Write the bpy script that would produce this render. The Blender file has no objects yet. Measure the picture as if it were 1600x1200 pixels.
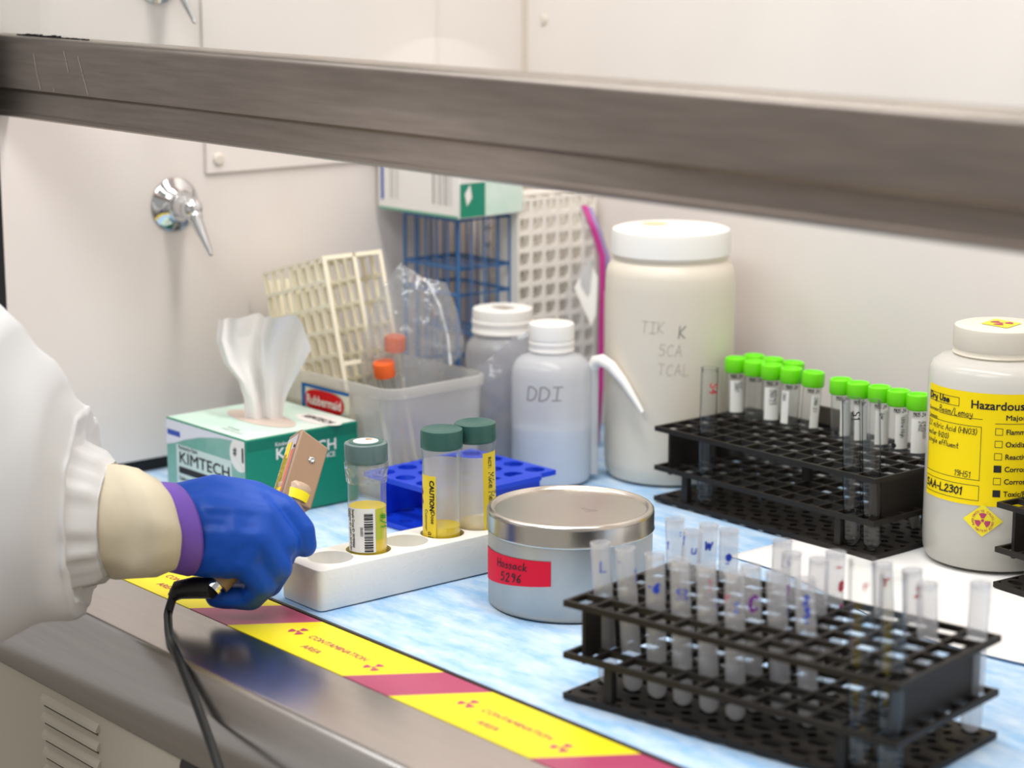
import bpy, bmesh, math, random
from mathutils import Vector, Matrix, noise as mnoise
R = math.radians
rnd = random.Random(7)
sc = bpy.context.scene
col = sc.collection

# ------------------------------------------------------------------ camera, light, exposure
cam_d = bpy.data.cameras.new('camera')
cam = bpy.data.objects.new('camera', cam_d)
col.objects.link(cam)
cam_d.sensor_width = 36.0
cam_d.lens = 76.5
cam_d.clip_start = 0.05
cam_d.dof.use_dof = True
cam_d.dof.focus_distance = 1.68
cam_d.dof.aperture_fstop = 4.8
_p, _a = R(11.7144), R(39.8678)
_h = Vector((-math.cos(_a), math.sin(_a), 0))
_f = _h * math.cos(_p) + Vector((0, 0, -math.sin(_p)))
_r = Vector((_h.y, -_h.x, 0))
_u = _r.cross(_f)
cam.matrix_world = Matrix(((_r.x, _u.x, -_f.x, 0), (_r.y, _u.y, -_f.y, 0), (_r.z, _u.z, -_f.z, 0.5), (0, 0, 0, 1)))
sc.camera = cam

world = bpy.data.worlds.new('room_light')
sc.world = world
world.use_nodes = True
world.node_tree.nodes['Background'].inputs[0].default_value = (0.50, 0.485, 0.47, 1)
world.node_tree.nodes['Background'].inputs[1].default_value = 1.05

def area(name, loc, target, sx, sy, power, color=(1, 1, 1)):
    d = bpy.data.lights.new(name, 'AREA')
    d.shape = 'RECTANGLE'; d.size = sx; d.size_y = sy; d.energy = power; d.color = color
    o = bpy.data.objects.new(name, d); col.objects.link(o)
    o.location = loc
    o.rotation_euler = (Vector(target) - Vector(loc)).to_track_quat('-Z', 'Y').to_euler()
    return o
area('hood_tube_light', (-1.12, 1.09, 1.16), (-1.12, 1.09, 0), 1.25, 0.14, 12.6, (1.0, 0.97, 0.92))
area('room_ceiling_light', (-0.75, -0.15, 1.75), (-1.0, 0.9, 0.0), 1.2, 0.6, 23.0, (0.95, 0.98, 1.0))
area('room_ceiling_light', (-2.3, 0.0, 1.75), (-1.6, 0.9, 0.0), 1.2, 0.6, 16.0, (0.95, 0.98, 1.0))

sc.view_settings.view_transform = 'Standard'
sc.view_settings.look = 'None'
sc.view_settings.gamma = 1.0
sc.view_settings.use_curve_mapping = False
sc.view_settings.exposure = -0.28
sc.cycles.transparent_max_bounces = 40
sc.cycles.max_bounces = 10
sc.cycles.caustics_reflective = False
sc.cycles.caustics_refractive = False

# ------------------------------------------------------------------ materials
def lin(hexs):
    hexs = hexs.lstrip('#')
    v = [int(hexs[i:i + 2], 16) / 255 for i in (0, 2, 4)]
    return tuple((c / 12.92 if c <= 0.04045 else ((c + 0.055) / 1.055) ** 2.4) for c in v) + (1.0,)

MATS = {}
def mat(name, color, rough=0.5, metal=0.0, alpha=1.0, spec=0.5, noise=0.0, nscale=40.0, bump=0.0, bscale=200.0,
        stretch=None, color2=None, coat=0.0, sss=0.0, bdist=0.001):
    if name in MATS: return MATS[name]
    m = bpy.data.materials.new(name); m.use_nodes = True
    nt = m.node_tree; b = nt.nodes['Principled BSDF']
    c = lin(color) if isinstance(color, str) else color
    b.inputs['Base Color'].default_value = c
    b.inputs['Roughness'].default_value = rough
    b.inputs['Metallic'].default_value = metal
    b.inputs['Alpha'].default_value = alpha
    b.inputs['Specular IOR Level'].default_value = spec
    b.inputs['Coat Weight'].default_value = coat
    if sss:
        b.inputs['Subsurface Weight'].default_value = sss
        b.inputs['Subsurface Radius'].default_value = (0.01, 0.01, 0.01)
    tc = nt.nodes.new('ShaderNodeTexCoord')
    src = tc.outputs['Object']
    if stretch:
        mp = nt.nodes.new('ShaderNodeMapping'); mp.inputs['Scale'].default_value = stretch
        nt.links.new(src, mp.inputs['Vector']); src = mp.outputs['Vector']
    if noise or color2:
        n = nt.nodes.new('ShaderNodeTexNoise'); n.inputs['Scale'].default_value = nscale
        n.inputs['Detail'].default_value = 6; n.inputs['Roughness'].default_value = 0.6
        nt.links.new(src, n.inputs['Vector'])
        rp = nt.nodes.new('ShaderNodeValToRGB')
        rp.color_ramp.elements[0].position = 0.34; rp.color_ramp.elements[1].position = 0.68
        c2 = lin(color2) if color2 else tuple(max(0, x * (1 - noise)) for x in c[:3]) + (1,)
        rp.color_ramp.elements[0].color = c2; rp.color_ramp.elements[1].color = c
        nt.links.new(n.outputs['Fac'], rp.inputs['Fac'])
        nt.links.new(rp.outputs['Color'], b.inputs['Base Color'])
    if bump:
        n2 = nt.nodes.new('ShaderNodeTexNoise'); n2.inputs['Scale'].default_value = bscale
        n2.inputs['Detail'].default_value = 4
        nt.links.new(src, n2.inputs['Vector'])
        bp = nt.nodes.new('ShaderNodeBump'); bp.inputs['Strength'].default_value = bump
        bp.inputs['Distance'].default_value = bdist
        nt.links.new(n2.outputs['Fac'], bp.inputs['Height']); nt.links.new(bp.outputs['Normal'], b.inputs['Normal'])
    MATS[name] = m
    return m

def mat_clear(name, tint=(0.96, 0.97, 0.97), edge=(0.55, 0.58, 0.60), rough=0.04, haze=0.0, hazecol=(0.9, 0.9, 0.9), bump=0.0, bscale=30.0, spec=1.0, e0=0.45):
    """thin clear glass or film: tinted transmission, Fresnel gloss, optional milky haze"""
    if name in MATS: return MATS[name]
    m = bpy.data.materials.new(name); m.use_nodes = True
    nt = m.node_tree; nt.nodes.remove(nt.nodes['Principled BSDF'])
    out = nt.nodes['Material Output']
    lw = nt.nodes.new('ShaderNodeLayerWeight'); lw.inputs['Blend'].default_value = 0.5
    rp = nt.nodes.new('ShaderNodeValToRGB')
    rp.color_ramp.elements[0].position = e0; rp.color_ramp.elements[0].color = tint + (1,)
    rp.color_ramp.elements[1].position = 1.0; rp.color_ramp.elements[1].color = edge + (1,)
    nt.links.new(lw.outputs['Facing'], rp.inputs['Fac'])
    tr = nt.nodes.new('ShaderNodeBsdfTransparent'); nt.links.new(rp.outputs['Color'], tr.inputs['Color'])
    gl = nt.nodes.new('ShaderNodeBsdfGlossy'); gl.inputs['Roughness'].default_value = rough
    fr = nt.nodes.new('ShaderNodeFresnel')
    geo = nt.nodes.new('ShaderNodeNewGeometry'); ir = nt.nodes.new('ShaderNodeMapRange')      # the same thin wall seen from either side
    ir.inputs['To Min'].default_value = 1.45; ir.inputs['To Max'].default_value = 1 / 1.45
    nt.links.new(geo.outputs['Backfacing'], ir.inputs['Value']); nt.links.new(ir.outputs['Result'], fr.inputs['IOR'])
    mul = nt.nodes.new('ShaderNodeMath'); mul.operation = 'MULTIPLY'; mul.inputs[1].default_value = spec
    nt.links.new(fr.outputs['Fac'], mul.inputs[0])
    base = tr.outputs['BSDF']
    if haze:
        df = nt.nodes.new('ShaderNodeBsdfDiffuse'); df.inputs['Color'].default_value = hazecol + (1,)
        tl = nt.nodes.new('ShaderNodeBsdfTranslucent'); tl.inputs['Color'].default_value = hazecol + (1,)
        ms = nt.nodes.new('ShaderNodeMixShader'); ms.inputs[0].default_value = 0.45
        nt.links.new(df.outputs[0], ms.inputs[1]); nt.links.new(tl.outputs[0], ms.inputs[2])
        mh = nt.nodes.new('ShaderNodeMixShader'); mh.inputs[0].default_value = haze
        nt.links.new(base, mh.inputs[1]); nt.links.new(ms.outputs[0], mh.inputs[2]); base = mh.outputs[0]
    mx = nt.nodes.new('ShaderNodeMixShader')
    nt.links.new(mul.outputs[0], mx.inputs[0]); nt.links.new(base, mx.inputs[1]); nt.links.new(gl.outputs[0], mx.inputs[2])
    nt.links.new(mx.outputs[0], out.inputs['Surface'])
    if bump:
        tc = nt.nodes.new('ShaderNodeTexCoord')
        n2 = nt.nodes.new('ShaderNodeTexNoise'); n2.inputs['Scale'].default_value = bscale; n2.inputs['Detail'].default_value = 3
        nt.links.new(tc.outputs['Object'], n2.inputs['Vector'])
        bp = nt.nodes.new('ShaderNodeBump'); bp.inputs['Strength'].default_value = bump; bp.inputs['Distance'].default_value = 0.01
        nt.links.new(n2.outputs['Fac'], bp.inputs['Height'])
        nt.links.new(bp.outputs['Normal'], gl.inputs['Normal']); nt.links.new(bp.outputs['Normal'], fr.inputs['Normal'])
    MATS[name] = m
    return m

M_wall = mat('hood_liner', '#EAE1DC', 0.35, noise=0.04, nscale=6, spec=0.35)
M_black = mat('black_trim', '#0B0B0B', 0.5)
M_steel = mat('brushed_steel', '#CCC6C2', 0.24, 1.0, noise=0.08, nscale=9, bump=0.012, bscale=60, stretch=(1, 25, 25))
M_sash = mat('sash_steel', '#A3978E', 0.34, 1.0, noise=0.22, nscale=10, bump=0.03, bscale=60, stretch=(1.2, 20, 20))
M_chrome = mat('chrome', '#D8DADC', 0.06, 1.0)
M_panel = mat('cabinet_paint', '#BDB4A2', 0.5)
M_padblue = mat('pad_fibre', '#CFE0F1', 0.9, spec=0.1, color2='#94BEE6', nscale=26, bump=0.5, bscale=420, stretch=(1.0, 2.6, 1), bdist=0.0006)
M_paper = mat('white_paper', '#F3F1F0', 0.85, spec=0.1, bump=0.35, bscale=200, bdist=0.0006)
M_yellow = mat('tape_yellow', '#F7E418', 0.4)
M_magenta = mat('tape_magenta', '#B4486C', 0.3)
M_magtext = mat('magenta_ink', '#B83A68', 0.5)
M_ink = mat('black_ink', '#17151A', 0.6)
M_blueink = mat('blue_ink', '#2A4BD0', 0.6)
M_purpleink = mat('purple_ink', '#8E1FA8', 0.6)
M_redink = mat('red_ink', '#D3203F', 0.6)
M_pinkink = mat('faded_red_ink', '#D0607E', 0.6)
M_greyink = mat('faded_grey_ink', '#8F8C86', 0.7)
M_white = mat('white_label', '#F1EFEA', 0.6, spec=0.2)
M_rackblack = mat('black_rack_plastic', '#211C18', 0.55, spec=0.3, noise=0.15, nscale=30)
M_tin = mat('tin_side', '#BDBAB6', 0.45, 0.88, noise=0.14, nscale=22, bump=0.05, bscale=150)
M_tinlid = mat('tin_lid', '#CFC9C0', 0.24, 1.0, noise=0.08, nscale=18, bump=0.04, bscale=90)
M_redtape = mat('red_tape', '#E01838', 0.6, spec=0.2)
M_foam = mat('white_foam', '#F0EEE9', 0.85, spec=0.15, bump=0.35, bscale=320)
M_greencap = mat('dark_green_cap', '#34625A', 0.38)
M_greycap = mat('film_wrapped_cap', '#5E7675', 0.22)
M_frostvial = mat_clear('frosted_vial', (0.985, 0.985, 0.98), (0.85, 0.86, 0.86), 0.2, haze=0.07, hazecol=(0.93, 0.92, 0.90))
M_frosttube = mat_clear('frosted_tube', (0.95, 0.955, 0.965), (0.70, 0.71, 0.74), 0.2, haze=0.33, hazecol=(0.93, 0.93, 0.95))
M_glass = mat_clear('tube_glass', (0.95, 0.96, 0.965), (0.16, 0.17, 0.19), 0.03, spec=1.0, e0=0.35)
M_clearps = mat_clear('clear_vial_plastic', (0.95, 0.96, 0.95), (0.5, 0.52, 0.52), 0.08, haze=0.06)
M_lime = mat('lime_cap', '#74E40C', 0.4, sss=0.15)
M_sashglass = mat_clear('sash_glass', (0.975, 0.985, 0.98), (0.85, 0.9, 0.88), 0.02, haze=0.02)
M_milky = mat('milky_plastic', '#E0D7C8', 0.38, noise=0.03, nscale=12, sss=0.15)
M_lidwhite = mat('white_lid', '#F4F1EC', 0.4)
M_ldpe = mat_clear('ldpe_bottle', (0.97, 0.975, 0.99), (0.9, 0.91, 0.93), 0.25, haze=0.66, hazecol=(0.97, 0.975, 0.99))
M_hdpe = mat_clear('hdpe_bottle', (0.93, 0.93, 0.91), (0.8, 0.8, 0.78), 0.2, haze=0.76, hazecol=(0.99, 0.97, 0.92))
M_greyjar = mat_clear('grey_jar_plastic', (0.85, 0.85, 0.87), (0.75, 0.75, 0.78), 0.2, haze=0.6, hazecol=(0.78, 0.77, 0.78))
M_water = mat('bottle_water', '#CBD6E8', 0.3)
M_waste = mat('waste_liquid', '#8F8A78', 0.3)
M_cream = mat('cream_plastic', '#F8F0D8', 0.45)
M_offwhite = mat('offwhite_plastic', '#F6F1E8', 0.45)
M_bluerack = mat('blue_rack_plastic', '#0A3FD6', 0.38)
M_bluewire = mat('blue_coated_wire', '#3A6FA8', 0.4)
M_bin = mat_clear('bin_plastic', (0.95, 0.95, 0.93), (0.8, 0.8, 0.78), 0.2, haze=0.42, hazecol=(0.92, 0.90, 0.87))
M_bag = mat_clear('bag_film', (0.96, 0.965, 0.965), (0.80, 0.82, 0.83), 0.10, haze=0.15, hazecol=(0.93, 0.93, 0.93), bump=1.0, bscale=45, spec=3.0)
M_baggrey = mat_clear('grey_bag_film', (0.86, 0.87, 0.89), (0.66, 0.66, 0.7), 0.12, haze=0.22, hazecol=(0.80, 0.79, 0.82), bump=0.8, bscale=30, spec=1.6)
M_pink = mat('pink_zipper', '#C2308C', 0.4)
M_lilac = mat('lilac_zipper', '#9C87B8', 0.4)
M_orange = mat('orange_cap', '#FA6A24', 0.45)
M_boxgreen = mat('box_green', '#06876A', 0.5)
M_boxmint = mat('box_mint', '#E8F2EB', 0.5, color2='#BFE0D0', nscale=9)
M_boxteal = mat('box_teal', '#A9CBC4', 0.5, color2='#5FA394', nscale=9)
M_boxwhite = mat('box_white', '#EDEAE6', 0.5)
M_boxblue = mat('box_blue', '#2B4CB0', 0.5)
M_slot = mat('slot_film', '#D9C7BC', 0.4)
M_tissue = mat('tissue', '#F6F3F1', 0.9, spec=0.05, sss=0.1)
M_binblue = mat('label_blue', '#1565AE', 0.7, spec=0.15)
M_binred = mat('label_red', '#D3141C', 0.7, spec=0.15)
M_bincream = mat('label_cream', '#E4E0CC', 0.5)
M_yliquid = mat('yellow_liquid', '#FFE008', 0.25)
M_ygreen = mat('yellow_green_highlight', '#D6DE22', 0.25)
M_pale = mat_clear('cream_label_back', (0.97, 0.95, 0.87), (0.93, 0.91, 0.82), 0.3, haze=0.80, hazecol=(0.99, 0.95, 0.80))
M_yellowlabel = mat('yellow_label', '#F6D935', 0.5)
M_haz = mat('hazard_yellow', '#FADB08', 0.6, spec=0.2)
M_glove = mat('blue_nitrile', '#044AB2', 0.48, spec=0.35, bump=0.12, bscale=60)
M_purple = mat('purple_nitrile', '#7C55C4', 0.5)
M_cufftape = mat('cream_tape', '#F2E4C8', 0.6, noise=0.06, nscale=40, bump=0.2, bscale=45, bdist=0.002)
M_tyvek = mat('white_coverall', '#EFEDEE', 0.7, spec=0.2, bump=0.15, bscale=40, bdist=0.002)
M_probe = mat('tan_paint', '#A18369', 0.4, bump=0.2, bscale=500, bdist=0.0003)
M_cable = mat('black_cable', '#101010', 0.4)
M_salmon = mat('salmon_label', '#E8795A', 0.5)
M_neck = mat('tan_tape', '#C7A184', 0.5)
M_foil = mat('crinkled_tape', '#BFA58E', 0.3, bump=0.6, bscale=120)

# ------------------------------------------------------------------ mesh helpers
class MB:
    def __init__(self): self.v = []; self.f = []
    def add(self, verts, faces, M=None):
        o = len(self.v)
        if M is not None: verts = [M @ Vector(p) for p in verts]
        self.v += [tuple(p) for p in verts]
        self.f += [tuple(i + o for i in f) for f in faces]
        return self
    def box(self, lo, hi, M=None):
        (a, b, c), (d, e, g) = lo, hi
        return self.add([(a, b, c), (d, b, c), (d, e, c), (a, e, c), (a, b, g), (d, b, g), (d, e, g), (a, e, g)],
                        [(3, 2, 1, 0), (4, 5, 6, 7), (0, 1, 5, 4), (1, 2, 6, 5), (2, 3, 7, 6), (3, 0, 4, 7)], M)
    def lathe(self, prof, n=32, M=None, a0=0.0, a1=2 * math.pi):
        full = abs(a1 - a0 - 2 * math.pi) < 1e-6
        vs = []; fs = []; rings = []
        m = n if full else n + 1
        for (r, z) in prof:
            if r < 1e-7: rings.append([len(vs)] * m); vs.append((0, 0, z))
            else:
                rings.append(list(range(len(vs), len(vs) + m)))
                for k in range(m):
                    t = a0 + (a1 - a0) * k / n
                    vs.append((r * math.cos(t), r * math.sin(t), z))
        for a, b in zip(rings, rings[1:]):
            for k in range(n):
                q = [a[k], a[(k + 1) % m], b[(k + 1) % m], b[k]]
                w = []
                for i in q:
                    if i not in w: w.append(i)
                if len(w) > 2: fs.append(tuple(w))
        return self.add(vs, fs, M)
    def tube(self, path, rad, n=10, cap=True, M=None):
        path = [Vector(p) for p in path]
        rads = rad if isinstance(rad, (list, tuple)) else [rad] * len(path)
        up = Vector((0, 0, 1)); vs = []; fs = []
        t0 = (path[1] - path[0]).normalized()
        if abs(t0.dot(up)) > 0.9: up = Vector((1, 0, 0))
        x = t0.cross(up).normalized()
        for i, p in enumerate(path):
            t = (path[min(i + 1, len(path) - 1)] - path[max(i - 1, 0)]).normalized()
            x = (x - t * x.dot(t)).normalized(); y = t.cross(x)
            for k in range(n):
                a = 2 * math.pi * k / n
                vs.append(p + (x * math.cos(a) + y * math.sin(a)) * rads[i])
        for i in range(len(path) - 1):
            for k in range(n):
                fs.append((i * n + k, i * n + (k + 1) % n, (i + 1) * n + (k + 1) % n, (i + 1) * n + k))
        if cap:
            fs.append(tuple(range(n - 1, -1, -1))); fs.append(tuple((len(path) - 1) * n + k for k in range(n)))
        return self.add(vs, fs, M)
    def prism(self, poly, axis_a, axis_b, ext, origin=(0, 0, 0), M=None):
        """polygon in plane (axis_a, axis_b) extruded by vector ext"""
        A, B, E, O = Vector(axis_a), Vector(axis_b), Vector(ext), Vector(origin)
        n = len(poly)
        vs = [O + A * p[0] + B * p[1] for p in poly] + [O + A * p[0] + B * p[1] + E for p in poly]
        fs = [tuple(range(n - 1, -1, -1)), tuple(range(n, 2 * n))] + [(k, (k + 1) % n, n + (k + 1) % n, n + k) for k in range(n)]
        return self.add(vs, fs, M)
    def holed(self, nx, ny, w, d, z0, z1, hx, hy, power=2.0, npt=16, M=None, skip=None, mx=0.0, my=0.0):
        """plate of nx * ny cells, each with a hole of half size hx, hy; power 2 = round, big = square"""
        for i in range(nx):
            for j in range(ny):
                cx, cy = mx + (i + .5) * w, my + (j + .5) * d
                vs = []; fs = []
                for k in range(npt):
                    a = 2 * math.pi * (k + 0.0) / npt
                    c, s = math.cos(a), math.sin(a)
                    q = max(abs(c), abs(s)); ox, oy = cx + c / q * w / 2, cy + s / q * d / 2
                    t = (abs(c) ** power + abs(s) ** power) ** (-1 / power)
                    ix, iy = cx + c * t * hx, cy + s * t * hy
                    vs += [(ox, oy, z0), (ix, iy, z0), (ox, oy, z1), (ix, iy, z1)]
                for k in range(npt):
                    a, b = 4 * k, 4 * ((k + 1) % npt)
                    fs += [(a + 2, b + 2, b + 3, a + 3), (a + 1, b + 1, b, a), (a + 3, b + 3, b + 1, a + 1)]
                    ca, cb = 2 * math.pi * k / npt, 2 * math.pi * (k + 1) / npt
                    mid = (ca + cb) / 2; c, s = math.cos(mid), math.sin(mid)
                    side = ('x+' if c > 0 else 'x-') if abs(c) > abs(s) else ('y+' if s > 0 else 'y-')
                    if (side == 'x+' and i == nx - 1) or (side == 'x-' and i == 0) or (side == 'y+' and j == ny - 1) or (side == 'y-' and j == 0):
                        fs.append((a, b, b + 2, a + 2))
                self.add(vs, fs, M)
        if mx or my:
            W, D = 2 * mx + nx * w, 2 * my + ny * d
            if my: self.box((0, 0, z0), (W, my, z1), M); self.box((0, D - my, z0), (W, D, z1), M)
            if mx: self.box((0, my, z0), (mx, D - my, z1), M); self.box((W - mx, my, z0), (W, D - my, z1), M)
        return self

def obj(name, mb, m, parent=None, smooth=40, bevel=0.0, solid=0.0, bseg=2, loc=None):
    me = bpy.data.meshes.new(name)
    me.from_pydata([tuple(p) for p in mb.v], [], mb.f)
    me.validate(); me.update()
    if m: me.materials.append(m)
    if smooth:
        me.polygons.foreach_set('use_smooth', [True] * len(me.polygons))
        me.set_sharp_from_angle(angle=R(smooth))
    o = bpy.data.objects.new(name, me); col.objects.link(o)
    if parent: o.parent = parent
    if loc: o.location = loc
    if bevel:
        b = o.modifiers.new('bevel', 'BEVEL'); b.width = bevel; b.segments = bseg; b.limit_method = 'ANGLE'; b.angle_limit = R(40)
    if solid:
        s = o.modifiers.new('thick', 'SOLIDIFY'); s.thickness = solid; s.offset = 0
    return o

def tag(o, label=None, cat=None, group=None, kind=None):
    if label: o['label'] = label
    if cat: o['category'] = cat
    if group: o['group'] = group
    if kind: o['kind'] = kind
    return o

def thing(name, label, cat, loc=(0, 0, 0), rotz=0.0, group=None, M=None):
    o = bpy.data.objects.new(name, None); col.objects.link(o); o.empty_display_size = 0.02
    if M is not None: o.matrix_world = M
    else: o.location = loc; o.rotation_euler = (0, 0, rotz)
    return tag(o, label, cat, group)

# ------------------------------------------------------------------ writing
_G = {  # single stroke hand lettering, 0..1 high
 'H': '0,1 0,0|.55,1 .55,0|0,.5 .55,.5', 'o': '.25,.55 .05,.45 0,.25 .1,.03 .25,0 .42,.1 .45,.3 .38,.5 .25,.55', 's': '.35,.5 .15,.55 .05,.42 .3,.25 .32,.08 .15,0 0,.06',
 'a': '.4,.5 .2,.55 .02,.35 .05,.08 .2,0 .38,.2 .4,.5 .42,.1 .5,0', 'c': '.4,.48 .22,.55 .03,.35 .05,.1 .2,0 .4,.08', 'k': '0,1 0,0|.38,.55 .02,.25 .42,0',
 'u': '0,.55 .02,.15 .15,0 .3,.08 .4,.3 .4,.55 .42,0', '5': '.45,1 .1,1 .05,.58 .3,.6 .48,.4 .4,.1 .15,0 0,.1', '2': '.02,.8 .15,1 .38,.95 .42,.7 .2,.35 0,.02 .5,.02',
 '9': '.42,.7 .25,.55 .05,.65 .08,.92 .25,1 .42,.85 .4,.3 .25,0', '6': '.4,.95 .15,.7 .02,.35 .1,.05 .3,0 .42,.2 .32,.42 .1,.38 .03,.25', 'D': '0,0 0,1 .25,1 .5,.8 .55,.5 .45,.15 .2,0 0,0',
 'I': '0,1 .5,1|.25,1 .25,0|0,0 .5,0', 'r': '0,.55 .02,0|.02,.35 .15,.52 .35,.52', 'y': '0,.55 .05,.2 .2,.12 .38,.25|.42,.55 .38,0 .25,-.35 .05,-.3', 'U': '0,1 0,.25 .15,0 .38,.05 .5,.3 .5,1',
 'e': '.03,.28 .4,.32 .35,.5 .2,.55 .03,.38 .05,.1 .2,0 .42,.08', 'B': '0,0 0,1 .3,1 .42,.8 .3,.55 0,.52 .35,.5 .48,.25 .35,.02 0,0', 'm': '0,.55 0,0|0,.35 .15,.55 .28,.45 .28,0|.28,.35 .42,.55 .55,.45 .56,0',
 'n': '0,.55 0,0|0,.35 .18,.55 .35,.45 .36,0', '/': '0,-.1 .45,1.1', 'L': '0,1 0,0 .5,0', 't': '.2,1 .18,.1 .3,0 .4,.05|.02,.6 .38,.62', 'i': '.05,.55 .08,.05 .15,0|.05,.8 .06,.84', 'A': '0,0 .28,1 .55,0|.1,.38 .45,.38',
 'd': '.38,.45 .2,.55 .02,.3 .15,0 .38,.15 .4,1 .42,0', '(': '.2,1.1 .03,.7 .02,.3 .2,-.1', ')': '0,1.1 .18,.7 .18,.3 0,-.1', 'N': '0,0 0,1 .45,0 .48,1', 'O': '.28,1 .05,.75 0,.35 .2,0 .42,.1 .52,.5 .42,.92 .28,1',
 '3': '0,.9 .25,1 .42,.8 .15,.55 .42,.4 .38,.1 .15,0 0,.1', 'w': '0,.55 .1,0 .25,.45 .38,0 .52,.55', 'h': '0,1 0,0|0,.35 .2,.55 .36,.42 .38,0', 'g': '.4,.5 .2,.55 .02,.3 .18,.05 .38,.2 .42,.5 .38,-.25 .15,-.35', 'l': '.05,1 .05,.1 .15,0',
 'f': '.38,.95 .22,1 .12,.8 .1,0|0,.5 .32,.52', '1': '.02,.8 .18,1 .18,0', '4': '.38,0 .38,1 0,.35 .52,.35', 'S': '.45,.9 .25,1 .05,.82 .15,.55 .4,.42 .42,.12 .2,0 0,.1', '-': '0,.42 .3,.42', '0': '.25,1 .03,.75 .03,.25 .25,0 .45,.25 .45,.75 .25,1',
 'M': '0,0 .05,1 .28,.3 .5,1 .58,0', ':': '.05,.5 .06,.54|.05,.05 .06,.09', 'R': '0,0 0,1 .3,1 .45,.78 .3,.52 0,.5|.2,.5 .48,0', 'C': '.48,.85 .3,1 .05,.75 .02,.3 .2,0 .48,.12', 'T': '0,1 .55,1|.28,1 .28,0', '%': '0,0 .5,1|.1,.9 .12,.8|.4,.2 .42,.1',
 'K': '0,1 0,0|.48,1 .02,.45 .5,0', 'z': '0,.55 .38,.55 0,0 .4,0', '.': '.05,0 .06,.03', '7': '0,1 .48,1 .15,0', '8': '.22,.52 .05,.75 .22,1 .4,.75 .22,.52 0,.25 .22,0 .45,.25 .22,.52', 'P': '0,0 0,1 .35,1 .45,.75 .3,.5 0,.5',
 'p': '0,.55 0,-.35|0,.4 .2,.55 .4,.35 .2,0 0,.1', 'E': '.45,1 0,1 0,0 .48,0|0,.52 .38,.52', 'b': '0,1 0,0|0,.4 .2,.55 .4,.3 .2,0 0,.08', 'v': '0,.55 .2,0 .4,.55', '#': '.15,0 .25,1|.4,0 .5,1|0,.35 .6,.35|.02,.68 .62,.68', 'x': '0,.55 .4,0|.4,.55 0,0'}
def hand(text, h, gap=0.22, slant=0.0):
    pl = []; x = 0.0
    for ch in text:
        if ch == ' ': x += 0.4; continue
        g = _G.get(ch)
        if not g: x += 0.4; continue
        wmax = 0
        jy = rnd.uniform(-.04, .04)
        for s in g.split('|'):
            pts = []
            for q in s.split():
                a, b = q.split(',')
                a, b = float(a), float(b); wmax = max(wmax, a)
                pts.append(((x + a + b * slant) * h, (b + jy) * h))
            pl.append(pts)
        x += wmax + gap
    return pl, x * h
def ribbon(mb, pl, w, fn):
    for pts in pl:
        for (x0, y0), (x1, y1) in zip(pts, pts[1:]):
            dx, dy = x1 - x0, y1 - y0; L = math.hypot(dx, dy)
            if L < 1e-9: continue
            dx, dy = dx / L * w * .5, dy / L * w * .5
            q = [(x0 - dx - dy, y0 - dy + dx), (x1 + dx - dy, y1 + dy + dx), (x1 + dx + dy, y1 + dy - dx), (x0 - dx + dy, y0 - dy - dx)]
            mb.add([fn(*p) for p in q], [(3, 2, 1, 0)])
    return mb
def script(text, h, w, fn, slant=0.1, center=False):
    pl, wd = hand(text, h, slant=slant)
    if center: pl = [[(x - wd / 2, y) for x, y in p] for p in pl]
    return ribbon(MB(), pl, w, fn)
_tc = {}
def type_geo(text, size, bold=0.0, sx=1.0, shear=0.0):
    key = (text, size, bold, sx, shear)
    if key in _tc: return _tc[key]
    cu = bpy.data.curves.new('lettering_source', 'FONT'); cu.body = text; cu.size = size; cu.offset = bold * size; cu.shear = shear
    cu.resolution_u = 3
    o = bpy.data.objects.new('lettering_source', cu); col.objects.link(o)
    dg = bpy.context.evaluated_depsgraph_get(); dg.update()
    me = o.evaluated_get(dg).to_mesh()
    vs = [(v.co.x * sx, v.co.y) for v in me.vertices]; fs = [tuple(p.vertices) for p in me.polygons]
    o.evaluated_get(dg).to_mesh_clear()
    bpy.data.objects.remove(o); bpy.data.curves.remove(cu)
    _tc[key] = (vs, fs); return vs, fs
def typed(text, size, fn, bold=0.0, sx=1.0, shear=0.0, center=False, x=0.0, y=0.0, mb=None, fit=None):
    vs, fs = type_geo(text, size, 0.0, sx, shear)
    if fit:
        k = fit / (max(v[0] for v in vs) - min(v[0] for v in vs)); vs = [(a * k, b) for a, b in vs]
    off = -(max(v[0] for v in vs) + min(v[0] for v in vs)) / 2 if (center and vs) else 0
    mb = mb or MB()
    e = bold * size * .8
    if not bold: return mb.add([fn(a + off + x, b + y) for a, b in vs], fs)
    for k, (dx, dy) in enumerate(((-e, -e), (e, -e), (e, e), (-e, e))):      # heavier strokes: four prints, each a hair above the last
        out = []
        for a, b in vs:
            u, v = a + off + x + dx, b + y + dy
            q = Vector(fn(u, v)); n = (Vector(fn(u + .0005, v)) - q).cross(Vector(fn(u, v + .0005)) - q)
            out.append(q + n.normalized() * (2.5e-5 * k))
        mb.add(out, fs)
    return mb
def on_plane(o, u, v, lift=0.0):
    o, u, v = Vector(o), Vector(u).normalized(), Vector(v).normalized(); n = u.cross(v) * lift
    return lambda x, y: o + u * x + v * y + n
def on_cyl(r, a0, z0, rot=False):
    if rot: return lambda x, y: (r * math.cos(a0 + y / r), r * math.sin(a0 + y / r), z0 - x)
    return lambda x, y: (r * math.cos(a0 + x / r), r * math.sin(a0 + x / r), z0 + y)
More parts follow.
